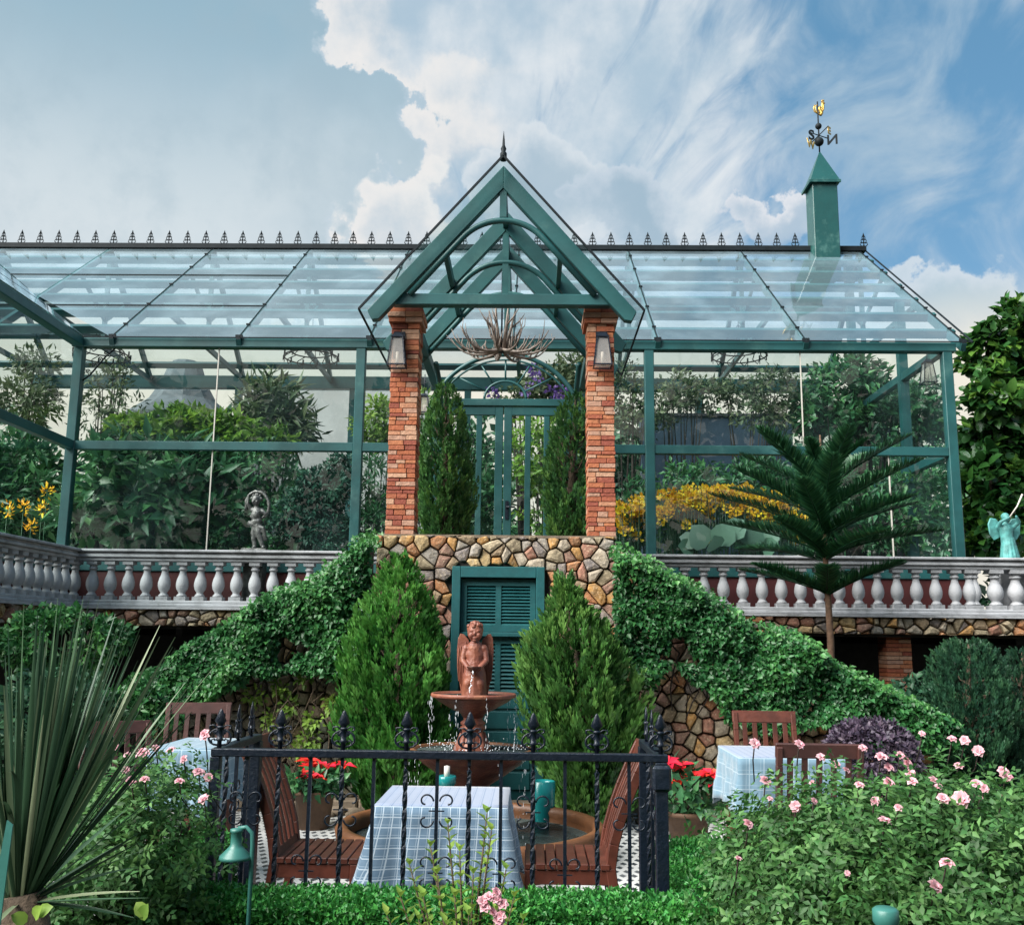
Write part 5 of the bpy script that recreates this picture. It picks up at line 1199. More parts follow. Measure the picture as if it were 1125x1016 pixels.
# ------------------------------------------------------------------ slatted chairs
def chair(label, loc, rz, mat, curve=.18, h=.95, w_=.46, seat_h=.45, group=None, fr=True):
    """faces +X: the back stands at -X"""
    r0 = thing('slatted_chair', label, 'chair', loc, group, rz); d = .46
    def bk(t, y): return Vector((-d/2 + .03 - curve*(t**1.5), y, seat_h - .02 + (h-seat_h+.02)*t))
    for s in (-1, 1):
        mb = MB(); y = s*(w_/2-.022); pts = [Vector((-d/2-.05, y, 0)), Vector((-d/2+.0, y, seat_h*.5)), bk(0, y)]+[bk(t, y) for t in (.2, .4, .6, .8, 1.)]
        for a, b in zip(pts[:-1], pts[1:]): mb.bar(a-(b-a)*.02, b, .034, .05, up=(1, 0, 0))
        mb.build('back_post', mat, r0, .004, world=False)
        mb = MB(); mb.box((d/2-.045, s*(w_/2-.022)-.02, 0), (d/2, s*(w_/2-.022)+.02, seat_h-.03)); mb.build('leg', mat, r0, .004, world=False)
        mb = MB(); mb.box((-d/2+.03, s*(w_/2-.022)-.012, seat_h-.1), (d/2-.046, s*(w_/2-.022)+.012, seat_h-.03)); mb.build('side_rail', mat, r0, .003, world=False)
    mb = MB(); mb.box((d/2-.02, -w_/2+.045, seat_h-.10), (d/2-.001, w_/2-.045, seat_h-.03)); mb.build('front_rail', mat, r0, .003, world=False)
    mb = MB()
    for i in range(8): x = -d/2+.035+i*(d-.03)/8; mb.box((x, -w_/2, seat_h-.028), (x+(d-.03)/8-.008, w_/2, seat_h))
    mb.build('seat', mat, r0, .003, world=False)
    for t in (1., .1):
        mb = MB(); a = bk(t-.045, -w_/2+.0 if t == 1. else -w_/2+.04); b = bk(t-.045, w_/2 if t == 1. else w_/2-.04); mb.bar(a+Vector((.004, 0, 0)), b+Vector((.004, 0, 0)), .024, .085 if t == 1. else .05, up=(-.25, 0, 1)); mb.build('back_rail', mat, r0, .004, world=False)
    mb = MB()
    for i in range(5):
        y = -w_/2+.085+i*(w_-.17)/4; pts = [bk(t, y)+Vector((.006, 0, 0)) for t in (.1, .25, .4, .55, .7, .9)]
        for a, b in zip(pts[:-1], pts[1:]): mb.bar(a-(b-a)*.02, b, .034, .014, up=(-1, 0, .01))
    mb.build('back_slats', mat, r0, .002, world=False); return r0
pL, pR = P(355, 940, 5.55), P(625, 945, 5.5)
chair('reddish slatted chair at the left end of the blue checked front table', (pL.x, 5.55, 0), 0., WOOD, .20, 1.0, .50)
chair('reddish slatted chair at the right end of the blue checked front table', (pR.x, 5.5, 0), math.pi, WOOD, .20, 1.0, .50)
# group on the right
q = P(843, 845, 6.6); TR = P(845, 823, 6.9).z
qx0, qx1 = P(812, 830, 6.4).x, P(930, 830, 6.4).x
table((qx0+qx1)/2, 6.75, qx1-qx0-.05, .66, TR-.006, 'wooden table with a pale blue cloth behind the large rose bush')
tablecloth((qx0+qx1)/2, 6.75, qx1-qx0, .7, TR, .30, 'pale blue tablecloth on the table between the two wooden chairs at the right', [CLT, CLSKY], flare=.05, seed=4)
chair('reddish slatted chair facing the camera behind the right hand table', (P(843, 800, 7.4).x, 7.25, 0), R(-92), WOOD, .1, P(843, 784, 7.45).z, .46)
chair('dark red chair seen from behind, in front of the right hand table', (P(900, 840, 6.0).x, 6.22, 0), R(88), WOODD, .08, P(900, 819, 6.0).z, .50)
# group on the left
lx0, lx1 = P(168, 815, 6.4).x, P(238, 815, 6.4).x; TL = P(205, 812, 6.95).z
table((lx0+lx1)/2, 6.7, lx1-lx0-.04, .66, TL-.006, 'wooden table with a pale blue cloth left of the iron fence')
tablecloth((lx0+lx1)/2, 6.7, lx1-lx0, .7, TL, .34, 'plain pale blue tablecloth on the table left of the iron fence', [CLT, CLT], flare=.05, seed=6)
chair('brown slatted chair behind the left hand table, turned slightly away', (P(212, 800, 7.4).x, 7.4, 0), R(-78), WOODD, .14, P(212, 777, 7.4).z, .48)
chair('dark slatted chair half hidden by the spiky plant at the left hand table', (P(148, 800, 6.9).x, 6.7, 0), R(-60), WOODD, .1, P(150, 796, 6.9).z, .46)

# ------------------------------------------------------------------ fountain
YFN = 7.6; fc = P(519, 830, YFN); fxn = fc.x
fo = thing('fountain', 'two tier terracotta fountain standing in a round ochre rimmed pool', 'fountain', (fxn, YFN, 0))
rp = .98
mb = MB(); mb.lathe([(rp-.09, .0), (rp-.09, .17), (rp-.10, .20), (rp-.08, .235), (rp-.03, .24), (rp, .21), (rp-.01, .16), (rp-.03, .0)], (fxn, YFN, 0), 56); mb.build('pool_rim', OCHRE, fo)
mb = MB(); mb.lathe([(.001, .13), (rp-.09, .13)], (fxn, YFN, 0), 48); mb.build('pool_water', WATER, fo)
zb1 = P(519, 822, YFN).z; rb1 = .455; zb2 = P(519, 762, YFN).z; rb2 = .315
mb = MB(); mb.lathe([(.20, .0), (.20, .12), (.15, .18), (.12, .26), (.15, .32), (.16, .40), (.13, zb1-.28)], (fxn, YFN, 0), 28); mb.build('pedestal', TERRD, fo)
def basin(zb_, r, hgt, neck, mat, rimmat, name):
    mb = MB(); mb.lathe([(neck, zb_-hgt), (neck*1.2, zb_-hgt*.85), (r*.55, zb_-hgt*.6), (r*.82, zb_-hgt*.32), (r*.94, zb_-hgt*.14), (r*.97, zb_-.02)], (fxn, YFN, 0), 40); mb.lathe([(r*.93, zb_-.03), (r*.55, zb_-.07), (.01, zb_-.08)], (fxn, YFN, 0), 40); o = mb.build(name, mat, fo)
    mb = MB(); mb.lathe([(r*.96, zb_-.026), (r*1.0, zb_-.022), (r*1.01, zb_-.006), (r*.99, zb_+.006), (r*.93, zb_+.002), (r*.92, zb_-.02)], (fxn, YFN, 0), 40); mb.build('rim', rimmat, o)
    mb = MB(); mb.lathe([(.001, zb_-.012), (r*.93, zb_-.012)], (fxn, YFN, 0), 32); mb.build('water', WATER, o)
basin(zb1, rb1, .30, .11, TERRD, OCHRE, 'lower_basin'); basin(zb2, rb2, .17, .075, TERRD, TERRA, 'upper_basin')
mb = MB(); z0 = zb1-.06; hh = zb2-.15-z0
mb.lathe([(.135, z0), (.14, z0+.04), (.105, z0+.09), (.085, z0+.15), (.078, z0+.19), (.092, z0+.20), (.094, z0+.215), (.078, z0+.225), (.092, z0+.235), (.092, z0+.25), (.070, z0+.265), (.075, z0+hh)], (fxn, YFN, 0), 28)
for k in range(8):
    a = 2*math.pi*k/8; mb.tube([(fxn+math.cos(a)*.12, YFN+math.sin(a)*.12, z0+.03), (fxn+math.cos(a)*.10, YFN+math.sin(a)*.10, z0+.10), (fxn+math.cos(a)*.08, YFN+math.sin(a)*.08, z0+.18)], [.034, .022, .012], 7)
mb.build('column', TERRA, fo)
rs = random.Random(8); mb = MB()                       # falling drops
def drip(x, y, za_, zb_, n):
    for i in range(n): z = zb_+(za_-zb_)*rs.random(); mb.ball((x+rs.gauss(0, .008), y+rs.gauss(0, .008), z), (.0013, .0013, rs.uniform(.006, .02)), 4)
for a in (-.25, .1, -2.9, 3.4, -1.2, -1.9, .6, 2.2): drip(fxn+rb2*1.01*math.cos(a), YFN+rb2*1.01*math.sin(a), zb2, zb1, 20)
for a in [k*.5+.2 for k in range(12)]: drip(fxn+rb1*1.01*math.cos(a), YFN+rb1*1.01*math.sin(a), zb1, .14, 16)
for k in range(160): a = rs.uniform(0, 6.28); r = rs.uniform(.15, .43); mb.ball((fxn+r*math.cos(a), YFN+r*math.sin(a), zb1+abs(rs.gauss(0, .022))), rs.uniform(.002, .0045), 4)
mb.build('water_drops', DROP, fo)['kind'] = 'stuff'
# angel
za0 = zb2-.05; s = (P(521, 682, YFN).z-za0)/.50; ax_ = P(522, 700, YFN).x
def A(x, y, z): return (ax_+x*s, YFN+y*s, za0+z*s)
ag = thing('angel_statue', 'terracotta winged child statue holding a bowl on top of the fountain', 'statue', (ax_, YFN, za0))
bd = [('c', A(0, 0, .02), A(0, 0, .16), .082*s, .074*s), ('c', A(0, 0, .14), A(0, 0, .24), .074*s, .058*s), ('c', A(0, 0, .24), A(0, 0, .33), .056*s, .050*s), ('e', A(0, -.006, .285), (.060*s, .045*s, .06*s)), ('c', A(0, 0, .34), A(0, -.004, .39), .024*s, .024*s),
      ('e', A(0, -.006, .428), (.050*s, .052*s, .060*s)), ('e', A(0, -.055, .42), (.008*s, .010*s, .012*s)), ('e', A(-.024, -.046, .408), (.017*s, .014*s, .017*s)), ('e', A(.024, -.046, .408), (.017*s, .014*s, .017*s)), ('e', A(0, -.050, .392), (.015*s, .010*s, .006*s)), ('e', A(0, -.042, .378), (.016*s, .014*s, .010*s))]
for sg in (-1, 1):
    bd += [('e', A(sg*.056, 0, .325), (.026*s, .026*s, .028*s)), ('c', A(sg*.062, 0, .325), A(sg*.076, -.015, .25), .022*s, .019*s), ('c', A(sg*.076, -.015, .25), A(sg*.036, -.075, .205), .018*s, .014*s), ('e', A(sg*.030, -.082, .20), (.018*s, .013*s, .011*s)),
           ('e', A(sg*.021, -.050, .437), (.013*s, .008*s, .006*s)), ('c', A(sg*.035, -.03, .02), A(sg*.038, -.045, .11), .030*s, .032*s)]
    for k in range(4): bd.append(('c', A(sg*.022-.004, -.085-.004*k, .205-.008*k), A(sg*.006, -.094-.003*k, .196-.008*k), .005*s, .004*s))
blob('body', bd, TERRA, ag, .0042, 2)
mb = MB(); rs = random.Random(3)
for k in range(46):
    a = rs.uniform(0, 6.28); e = rs.uniform(.1, 1.5); x, y, z = .052*math.cos(a)*math.cos(e), .052*math.sin(a)*math.cos(e), .055*math.sin(e)
    if y < -.025 and z < .028: continue
    mb.ball(A(x, y-.004, z+.435), .0135*s, 5)
mb.ball(A(0, .008, .445), (.053*s, .048*s, .052*s), 8); mb.build('hair', TERRA, ag)
for sg in (-1, 1):
    mb = MB(); o = [(.02, .30), (.045, .38), (.075, .415), (.098, .42), (.112, .39), (.118, .32), (.115, .22), (.10, .12), (.085, .04), (.07, .02), (.06, .08), (.055, .16), (.04, .22)]
    pts = [A(sg*x, 0, z) for x, z in o]; pts = [(p[0], p[2]) for p in pts]
    if sg < 0: pts = pts[::-1]
    mb.prism(pts, (YFN+.045*s, YFN+.07*s))
    for k in range(5): mb.tube([A(sg*(.06+.011*k), .043, .37-.01*k), A(sg*(.068+.011*k), .043, .22), A(sg*(.066+.009*k), .043, .07+.012*k)], .0045*s, 5)
    mb.build('wing', TERRA, ag, .006, seg=2)
mb = MB(); mb.lathe([(.012*s, -.026*s), (.030*s, -.016*s), (.045*s, .008*s), (.047*s, .012*s), (.040*s, .010*s), (.001, -.004*s)], A(0, -.100, .205), 20); mb.build('bowl', TERRD, ag)
mb = MB()
for k in range(30): t = rs.random(); mb.ball(A(-.03*t+rs.gauss(0, .003), -.145, .19-.17*t), (.003, .003, .006), 4)
mb.build('water_drops', DROP, ag)['kind'] = 'stuff'

# ------------------------------------------------------------------ pots and small things on the patio
mb = MB(); yk = 9.35
rs = random.Random(12); x = -4.4
k0 = thing('stone_kerb', 'low edging of flat brown stones along the back of the tiled patio', 'kerb', (-1, yk, 0)); mb = MB()
while x < 2.9:
    w_ = rs.uniform(.25, .45); mb.box((x, yk+rs.uniform(-.03, .03), -.01), (x+w_-.015, yk+.2, rs.uniform(.09, .12))); x += w_
mb.build('edging_stones', KERB, k0, .015)
mb = MB(); rs = random.Random(14)
for i in range(60): xx = rs.uniform(-1.9, 1.6); yy = rs.uniform(9.0, 9.3); r = rs.uniform(.03, .085); mb.ball((xx, yy, r*.45), (r, r*.8, r*.6), 5)
rk = thing('rock_border', 'scattered grey rocks at the foot of the conifers', 'rocks', (0, 9.2, 0)); mb.build('rocks', KERB, rk)['kind'] = 'stuff'
def pot(label, u, v, Y, prof, mat, name='pot', cat='pot'):
    p = P(u, v, Y); mb = MB(); mb.lathe(prof, (p.x, Y, 0), 28); o = mb.build(name, mat); tag(o, label, cat); return o
p = P(597, 875, 9.0)
pot('tall turquoise glazed cylinder pot beside the shuttered door', 597, 880, 8.35, [(.075, .02), (.088, .05), (.092, .28), (.095, .43), (.085, .435), (.08, .42), (.001, .36)], GLAZE, 'glazed_pot')
pot('small turquoise bowl with a white candle behind the front table', 491, 850, 7.0, [(.03, .0), (.03, .55), (.04, .56), (.06, .59), (.064, .635), (.056, .64), (.001, .61)], GLAZE, 'candle_bowl', 'bowl')
mb = MB(); pc_ = P(491, 850, 7.0); mb.lathe([(.02, .622), (.02, .70), (.001, .705)], (pc_.x, 7.0, 0), 10); tag(mb.build('candle', FROST), 'white candle standing in the turquoise bowl', 'candle')
def poinsettia(label, u, v, Y, pw, zt):
    c = P(u, v, Y); r0 = thing('potted_poinsettia', label, 'potted plant', (c.x, Y, 0)); mb = MB()
    mb.lathe([(pw*.75, .0), (pw*.95, zt-.03), (pw*1.05, zt-.03), (pw*1.05, zt), (pw*.9, zt), (pw*.85, zt-.05), (.001, zt-.05)], (c.x, Y, 0), 24); mb.build('pot', POT, r0)
    leafball('foliage', [((c.x, Y, (c.z+zt)/2-.02), (pw*1.6, pw*1.4, (c.z-zt)*.6))], 60, 7, .05, .09, .05, L_TROP, r0, inner=.5)
    P_, D_, N_ = [], [], []; rs = random.Random(int(u))
    for h in range(8):
        a0 = rs.uniform(0, 6.28); rr = rs.uniform(0, pw*1.5); hc = Vector((c.x+math.cos(a0)*rr, Y+math.sin(a0)*rr*.8-.05, c.z+rs.uniform(-.10, .08)))
        for k in range(8): a = k*2.4; P_.append(tuple(hc)); D_.append((math.cos(a), math.sin(a)*.8-.2, rs.uniform(-.1, .5))); N_.append((0, -.4, 1))
    leaves('bracts', np.array(P_), np.array(D_), np.array(N_), .115, .06, L_REDF, r0)
    mb = MB(); 
    for k in range(8): mb.tube([(c.x, Y, zt-.05), (c.x+rs.uniform(-.12, .12), Y+rs.uniform(-.1, .1), c.z-.03)], .006, 4)
    mb.build('stem', BARKD, r0)
poinsettia('red poinsettia in a brown pot against the mossy stones on the left', 347, 845, 8.6, .17, .30)
poinsettia('red poinsettia in a dark pot outside the right end of the iron fence', 755, 845, 7.6, .16, .34)
pp = P(404, 920, 7.6)
# path lamps
def bell_lamp(u, v, Y, label):
    c = P(u, v, Y); r0 = thing('path_lamp', label, 'garden lamp', (c.x+.06, Y, 0)); mb = MB(); k = 1.0
    mb.tube([(c.x+.062, Y, 0), (c.x+.062, Y, c.z+.02), (c.x+.058, Y, c.z+.065), (c.x+.035, Y, c.z+.085), (c.x+.005, Y, c.z+.08)], .008, 8); mb.build('pole', LAMPG, r0)
    mb = MB(); mb.lathe([(.062, -.03), (.058, -.018), (.030, .010), (.021, .02), (.020, .065), (.024, .068), (.024, .078), (.001, .082)], (c.x, Y, c.z), 24); mb.build('lamp_shade', LAMPG, r0); return r0
bell_lamp(259, 934, 3.95, 'pale green bell shaded path lamp in front of the left hedge')
c = P(973, 1004, 3.0); mb = MB(); mb.lathe([(.028, 0), (.028, c.z-.03), (.036, c.z-.02), (.036, c.z+.012), (.028, c.z+.018), (.001, c.z+.018)], (c.x, 3.0, 0), 24); tag(mb.build('bollard_light', LAMPG), 'short round green bollard light in front of the large rose bush', 'garden lamp')

# ------------------------------------------------------------------ lanterns
def lantern(label, x, y, z, s, name='wall_lantern', group=None, hang=0., back=0.):
    r0 = thing(name, label, 'lantern', (x, y, z), group); w0, w1, hh = .055*s, .088*s, .30*s
    mb = MB(); 
    for sx in (-1, 1):
        for sy in (-1, 1): mb.bar((x+sx*w0, y+sy*w0, z+hh), (x+sx*w1, y+sy*w1, z), .012, .012)
    for zz, w_ in ((z, w1), (z+hh, w0)):
        for sg in (-1, 1): mb.bar((x-w_-.006, y+sg*w_, zz), (x+w_+.006, y+sg*w_, zz), .014, .014); mb.bar((x+sg*w_, y-w_-.005, zz+.0005), (x+sg*w_, y+w_+.005, zz+.0005), .014, .014)
    mb.add([(x-w1*.75, y-w1*.75, z+hh), (x+w1*.75, y-w1*.75, z+hh), (x+w1*.75, y+w1*.75, z+hh), (x-w1*.75, y+w1*.75, z+hh), (x-w0*.5, y-w0*.5, z+hh+.05*s), (x+w0*.5, y-w0*.5, z+hh+.05*s), (x+w0*.5, y+w0*.5, z+hh+.05*s), (x-w0*.5, y+w0*.5, z+hh+.05*s)], [(3, 2, 1, 0), (4, 5, 6, 7), (0, 1, 5, 4), (1, 2, 6, 5), (2, 3, 7, 6), (3, 0, 4, 7)])
    if back: mb.box((x-.03*s, y+.04, z+hh*.55), (x+.03*s, back, z+hh+.07*s)); mb.box((x-.06*s, back-.02, z+hh*.4), (x+.06*s, back-.002, z+hh+.1*s))
    if hang: mb.tube([(x, y, z+hh+.04*s), (x, y, hang)], .006, 5)
    mb.build('frame', IRON, r0)
    mb = MB(); a, b = w0-.006, w1-.006; mb.add([(x-b, y-b, z+.01), (x+b, y-b, z+.01), (x+b, y+b, z+.01), (x-b, y+b, z+.01), (x-a, y-a, z+hh-.01), (x+a, y-a, z+hh-.01), (x+a, y+a, z+hh-.01), (x-a, y+a, z+hh-.01)], [(0, 1, 5, 4), (1, 2, 6, 5), (2, 3, 7, 6), (3, 0, 4, 7)]); mb.build('glass', LGL, r0)
    mb = MB(); mb.lathe([(.016*s, .012), (.016*s, hh*.5), (.001, hh*.52)], (x, y, z), 8); mb.build('bulb', FROST, r0); return r0
LGL = glassmat('lantern_glass', (.9, .88, .84), 1.2, .28, (.62, .58, .54), .05)
for u, lab in ((436, 'black framed wall lantern on the left brick pillar'), (662, 'black framed wall lantern on the right brick pillar')):
    p = P(u, 402, 9.86); lantern(lab, p.x, 9.87, p.z, 1.15*(P(u, 366, 9.86).z-p.z)/.40, group='lanterns on the brick pillars', back=9.995)
p = P(1020, 421, 13.9); lantern('black lantern hanging inside the upper right corner of the glasshouse', p.x, 13.9, p.z, 1.0, 'hanging_lantern', hang=ZE)
p = P(465, 452, 12.6); lantern('small lantern hanging behind the left brick pillar', p.x, 12.7, p.z, .75, 'hanging_lantern', hang=zcol)

# ------------------------------------------------------------------ chandeliers
def antlers():
    Yc = 11.0; c = P(551, 382, Yc); r0 = thing('antler_chandelier', 'spreading antler chandelier hanging in the middle of the porch gable', 'chandelier', tuple(c)); rs = random.Random(21); mb = MB()
    px = Yc/FPX
    def antler(az, L, rise, n_t, base):
        pts = []; rr = []; h = Vector((math.cos(az), math.sin(az)*.8, 0))
        for i in range(9):
            t = i/8; pts.append(base + h*L*(t*.55+.45*math.sin(t*1.57)) + Vector((0, 0, 1))*L*(rise*t*t - .13*math.sin(t*3.14))); rr.append(.022*(1-t*.78))
        mb.tube(pts, rr, 6)
        for k in range(n_t):
            i = 2+int(k*6/n_t); b = pts[i]; d = Vector((h.x*.35+rs.uniform(-.3, .3), h.y*.35+rs.uniform(-.4, .4), 1)).normalized(); l = rs.uniform(.12, .25)
            q = [b, b+d*l*.5+h*.03, b+d*l+h*rs.uniform(-.03, .06)]; mb.tube(q, [rr[i]*.85, rr[i]*.6, .003], 5)
    for k in range(11):
        a = 2*math.pi*k/11+rs.uniform(-.12, .12); antler(a, rs.uniform(.50, .62), rs.uniform(.12, .34), 5, Vector(c)+Vector((math.cos(a)*.03, math.sin(a)*.03, -.03)))
    for k in range(3):
        a = 2*math.pi*k/3+.3; antler(a, rs.uniform(.2, .3), rs.uniform(.9, 1.4), 4, Vector(c)+Vector((0, 0, .08)))
    for k in range(6):
        a = 2*math.pi*k/6; b = Vector(c)+Vector((math.cos(a)*.05, math.sin(a)*.05, -.02)); t = b+Vector((math.cos(a)*.10, math.sin(a)*.1, .46)); mb.tube([b, b.lerp(t, .5)+Vector((0, 0, .0)), t], [.024, .018, .007], 6)
        m_ = b.lerp(t, .55); d = Vector((math.cos(a+.5), math.sin(a+.5), .9)); mb.tube([m_, m_+d*.10, m_+d*.18+Vector((0, 0, .04))], [.013, .009, .003], 5)
    mb.build('antlers', ANTL, r0)
    mb = MB(); mb.tube([(c.x, Yc, c.z), (c.x, Yc, za-off/nz_-.7)], .010, 6); mb.ball((c.x, Yc, c.z-.02), .05, 6); mb.build('suspension_rod', IRON, r0)
antlers()
def iron_chand(u, v, Y, r, label):
    c = P(u, v, Y); r0 = thing('iron_chandelier', label, 'chandelier', tuple(c), 'iron ring chandeliers inside the glasshouse'); mb = MB()
    n = 12
    for rr, zz in ((r, 0), (r*.75, .09)): mb.tube([(c.x+rr*math.cos(2*math.pi*i/24), Y+rr*math.sin(2*math.pi*i/24), c.z+zz) for i in range(24)], .011, 6, closed=True)
    for i in range(n):
        a = 2*math.pi*i/n; a2 = 2*math.pi*(i+.5)/n; R1 = lambda q, k, z: (c.x+k*math.cos(q), Y+k*math.sin(q), c.z+z)
        mb.tube([R1(a, r*.75, .09), R1(a2, r*.9, .02), R1(a2, r, 0)], .008, 4); mb.tube([R1(a, r, 0), R1((a+a2)/2, r*1.02, -.05), R1(a2, r, 0)], .008, 4); mb.lathe([(.014, 0), (.014, .06), (.001, .062)], R1(a, r, .01), 6)
        mb.tube([R1(a, r, -.0), R1(a, r, -.07)], .006, 4)
    for k in range(4): a = math.pi*k/2; mb.tube([(c.x+r*.75*math.cos(a), Y+r*.75*math.sin(a), c.z+.09), (c.x, Y, c.z+.5)], .005, 4)
    mb.tube([(c.x, Y, c.z+.5), (c.x, Y, ZE+1.02)], .006, 4); mb.build('ring_frame', IRONB, r0)
iron_chand(112, 391, 14.9, .42, 'black iron ring chandelier over the left end of the big left bay')
iron_chand(342, 393, 14.9, .42, 'black iron ring chandelier over the right end of the big left bay')
iron_chand(812, 391, 14.9, .42, 'black iron ring chandelier in the right bay')

# ------------------------------------------------------------------ statues at the glass
def cherub():
    Y = 13.17; b = P(280, 603, Y); t = P(280, 536, Y); hgt = t.z-b.z; z0 = b.z; s = hgt/1.06; x0_ = P(283, 570, Y).x
    ped = thing('pedestal', 'slim dark pedestal under the cherub statue behind the left balustrade', 'pedestal', (x0_, Y, ZT)); mb = MB(); mb.box((x0_-.13, Y-.11, ZT), (x0_+.13, Y+.11, z0-.06)); mb.box((x0_-.17, Y-.13, z0-.06), (x0_+.17, Y+.13, z0)); mb.build('block', BRONZE, ped, .01)
    r0 = thing('cherub_statue', 'silvery bronze cherub holding a looped garland over its head', 'statue', (x0_, Y, z0))
    q = lambda x, y, z: (x0_+x*s, Y+y*s, z0+z*s)
    bd = [('c', q(-.02, 0, .02), q(-.05, -.01, .24), .035*s, .05*s), ('c', q(-.05, -.01, .24), q(-.02, 0, .44), .052*s, .075*s), ('c', q(.13, -.03, .03), q(.04, -.04, .25), .035*s, .05*s), ('c', q(.04, -.04, .25), q(.01, 0, .44), .052*s, .075*s),
          ('e', q(-.02, -.05, .02), (.035*s, .07*s, .025*s)), ('e', q(.15, -.07, .025), (.035*s, .07*s, .025*s)), ('e', q(-.01, 0, .47), (.10*s, .085*s, .09*s)), ('e', q(-.03, -.015, .58), (.085*s, .08*s, .11*s)), ('e', q(-.03, 0, .67), (.105*s, .065*s, .06*s)),
          ('c', q(-.03, 0, .70), q(-.03, -.01, .77), .035*s, .035*s), ('e', q(-.04, -.02, .84), (.075*s, .08*s, .09*s)), ('e', q(-.05, -.10, .83), (.012*s, .015*s, .015*s)), ('e', q(-.04, .01, .87), (.085*s, .085*s, .08*s)), ('e', q(-.075, -.08, .81), (.025*s, .02*s, .022*s)), ('e', q(-.01, -.085, .81), (.025*s, .02*s, .022*s)),
          ('c', q(.06, 0, .68), q(.14, -.06, .60), .036*s, .03*s), ('c', q(.14, -.06, .60), q(.05, -.11, .64), .028*s, .02*s), ('c', q(-.12, 0, .68), q(-.18, -.03, .78), .034*s, .028*s), ('c', q(-.18, -.03, .78), q(-.17, -.03, .93), .026*s, .02*s), ('c', q(-.12, -.02, .44), q(.12, -.05, .35), .05*s, .035*s), ('c', q(.12, -.05, .35), q(.16, 0, .16), .035*s, .03*s)]
    blob('body', bd, BRONZE, r0, .009*s*1.1, 2)
    mb = MB(); mb.tube([q(-.02+.20*math.cos(a)-.02*math.sin(a), .02+.0*a, .76+.24*math.sin(a)) for a in [R(-130)+R(330)*i/26 for i in range(27)]], [.016+.010*math.sin(i*1.3)**2 for i in range(27)], 8); mb.build('garland', BRONZE, r0)
    mb = MB(); rs = random.Random(2)
    for i in range(26): a = rs.uniform(0, 6.28); e = rs.uniform(-.2, 1.5); y = math.sin(a)*math.cos(e); mb.ball(q(-.04+.085*math.cos(a)*math.cos(e), .01+.085*max(y, -.45), .87+.08*math.sin(e)), .024*s, 5)
    mb.build('hair', BRONZE, r0)
cherub()
def verdi():
    Y = 13.1; b = P(1106, 613, Y); t = P(1106, 560, Y); z0 = ZC1+.0; s = (t.z-b.z)/.55*.62; x0_ = P(1110, 590, Y).x
    r0 = thing('verdigris_statue', 'turquoise robed figure raising a thin trumpet at the right edge', 'statue', (x0_, Y, z0)); q = lambda x, y, z: (x0_+x*s, Y+y*s, z0+z*s-.02)
    pd = thing('pedestal', 'plain stone pedestal under the turquoise statue at the right edge', 'pedestal', (x0_, Y+.18, ZT)); mb = MB(); mb.box((x0_-.16, Y+.02, ZT), (x0_+.16, Y+.3, z0-.022)); mb.build('block', CONC, pd, .01)
    bd = [('c', q(0, .1, .0), q(.0, .1, .30), .17*s, .13*s), ('c', q(0, .1, .3), q(-.02, .1, .46), .12*s, .11*s), ('c', q(-.02, .1, .46), q(-.03, .1, .60), .11*s, .12*s), ('e', q(-.03, .1, .62), (.16*s, .09*s, .07*s)), ('c', q(-.03, .1, .66), q(-.02, .08, .74), .045*s, .04*s), ('e', q(-.02, .07, .81), (.065*s, .075*s, .085*s)), ('e', q(-.02, -.005, .80), (.012*s, .016*s, .016*s)), ('e', q(-.02, .1, .83), (.075*s, .075*s, .075*s)),
          ('c', q(.11, .1, .63), q(.18, .0, .72), .045*s, .035*s), ('c', q(.18, .0, .72), q(.10, -.07, .82), .034*s, .024*s), ('c', q(-.17, .1, .63), q(-.16, -.02, .72), .045*s, .035*s), ('c', q(-.16, -.02, .72), q(-.02, -.07, .80), .032*s, .022*s)]
    for k in range(6): a = -2.6+k*.42; bd.append(('c', q(.17*math.cos(a), .1+.17*math.sin(a), .0), q(.10*math.cos(a), .1+.10*math.sin(a), .42), .028*s, .016*s))
    blob('body', bd, VERDI, r0, .011, 2)
    mb = MB(); mb.tube([q(-.02, -.07, .80), q(.12, -.1, 1.0), q(.22, -.12, 1.22)], [.010, .010, .013], 6); mb.build('trumpet', FROST, r0)
    for sg in (-1, 1):
        mb = MB(); o = [(-.04, .66), (-.14, .80), (-.25, .82), (-.30, .70), (-.28, .52), (-.20, .40), (-.10, .45)]; pts = [(q(-sg*x if sg > 0 else x, 0, z)[0], q(0, 0, z)[2]) for x, z in o]
        mb.prism(pts if sg < 0 else pts[::-1], (Y+.19*s, Y+.23*s)); mb.build('wing', VERDI, r0, .01)
verdi()

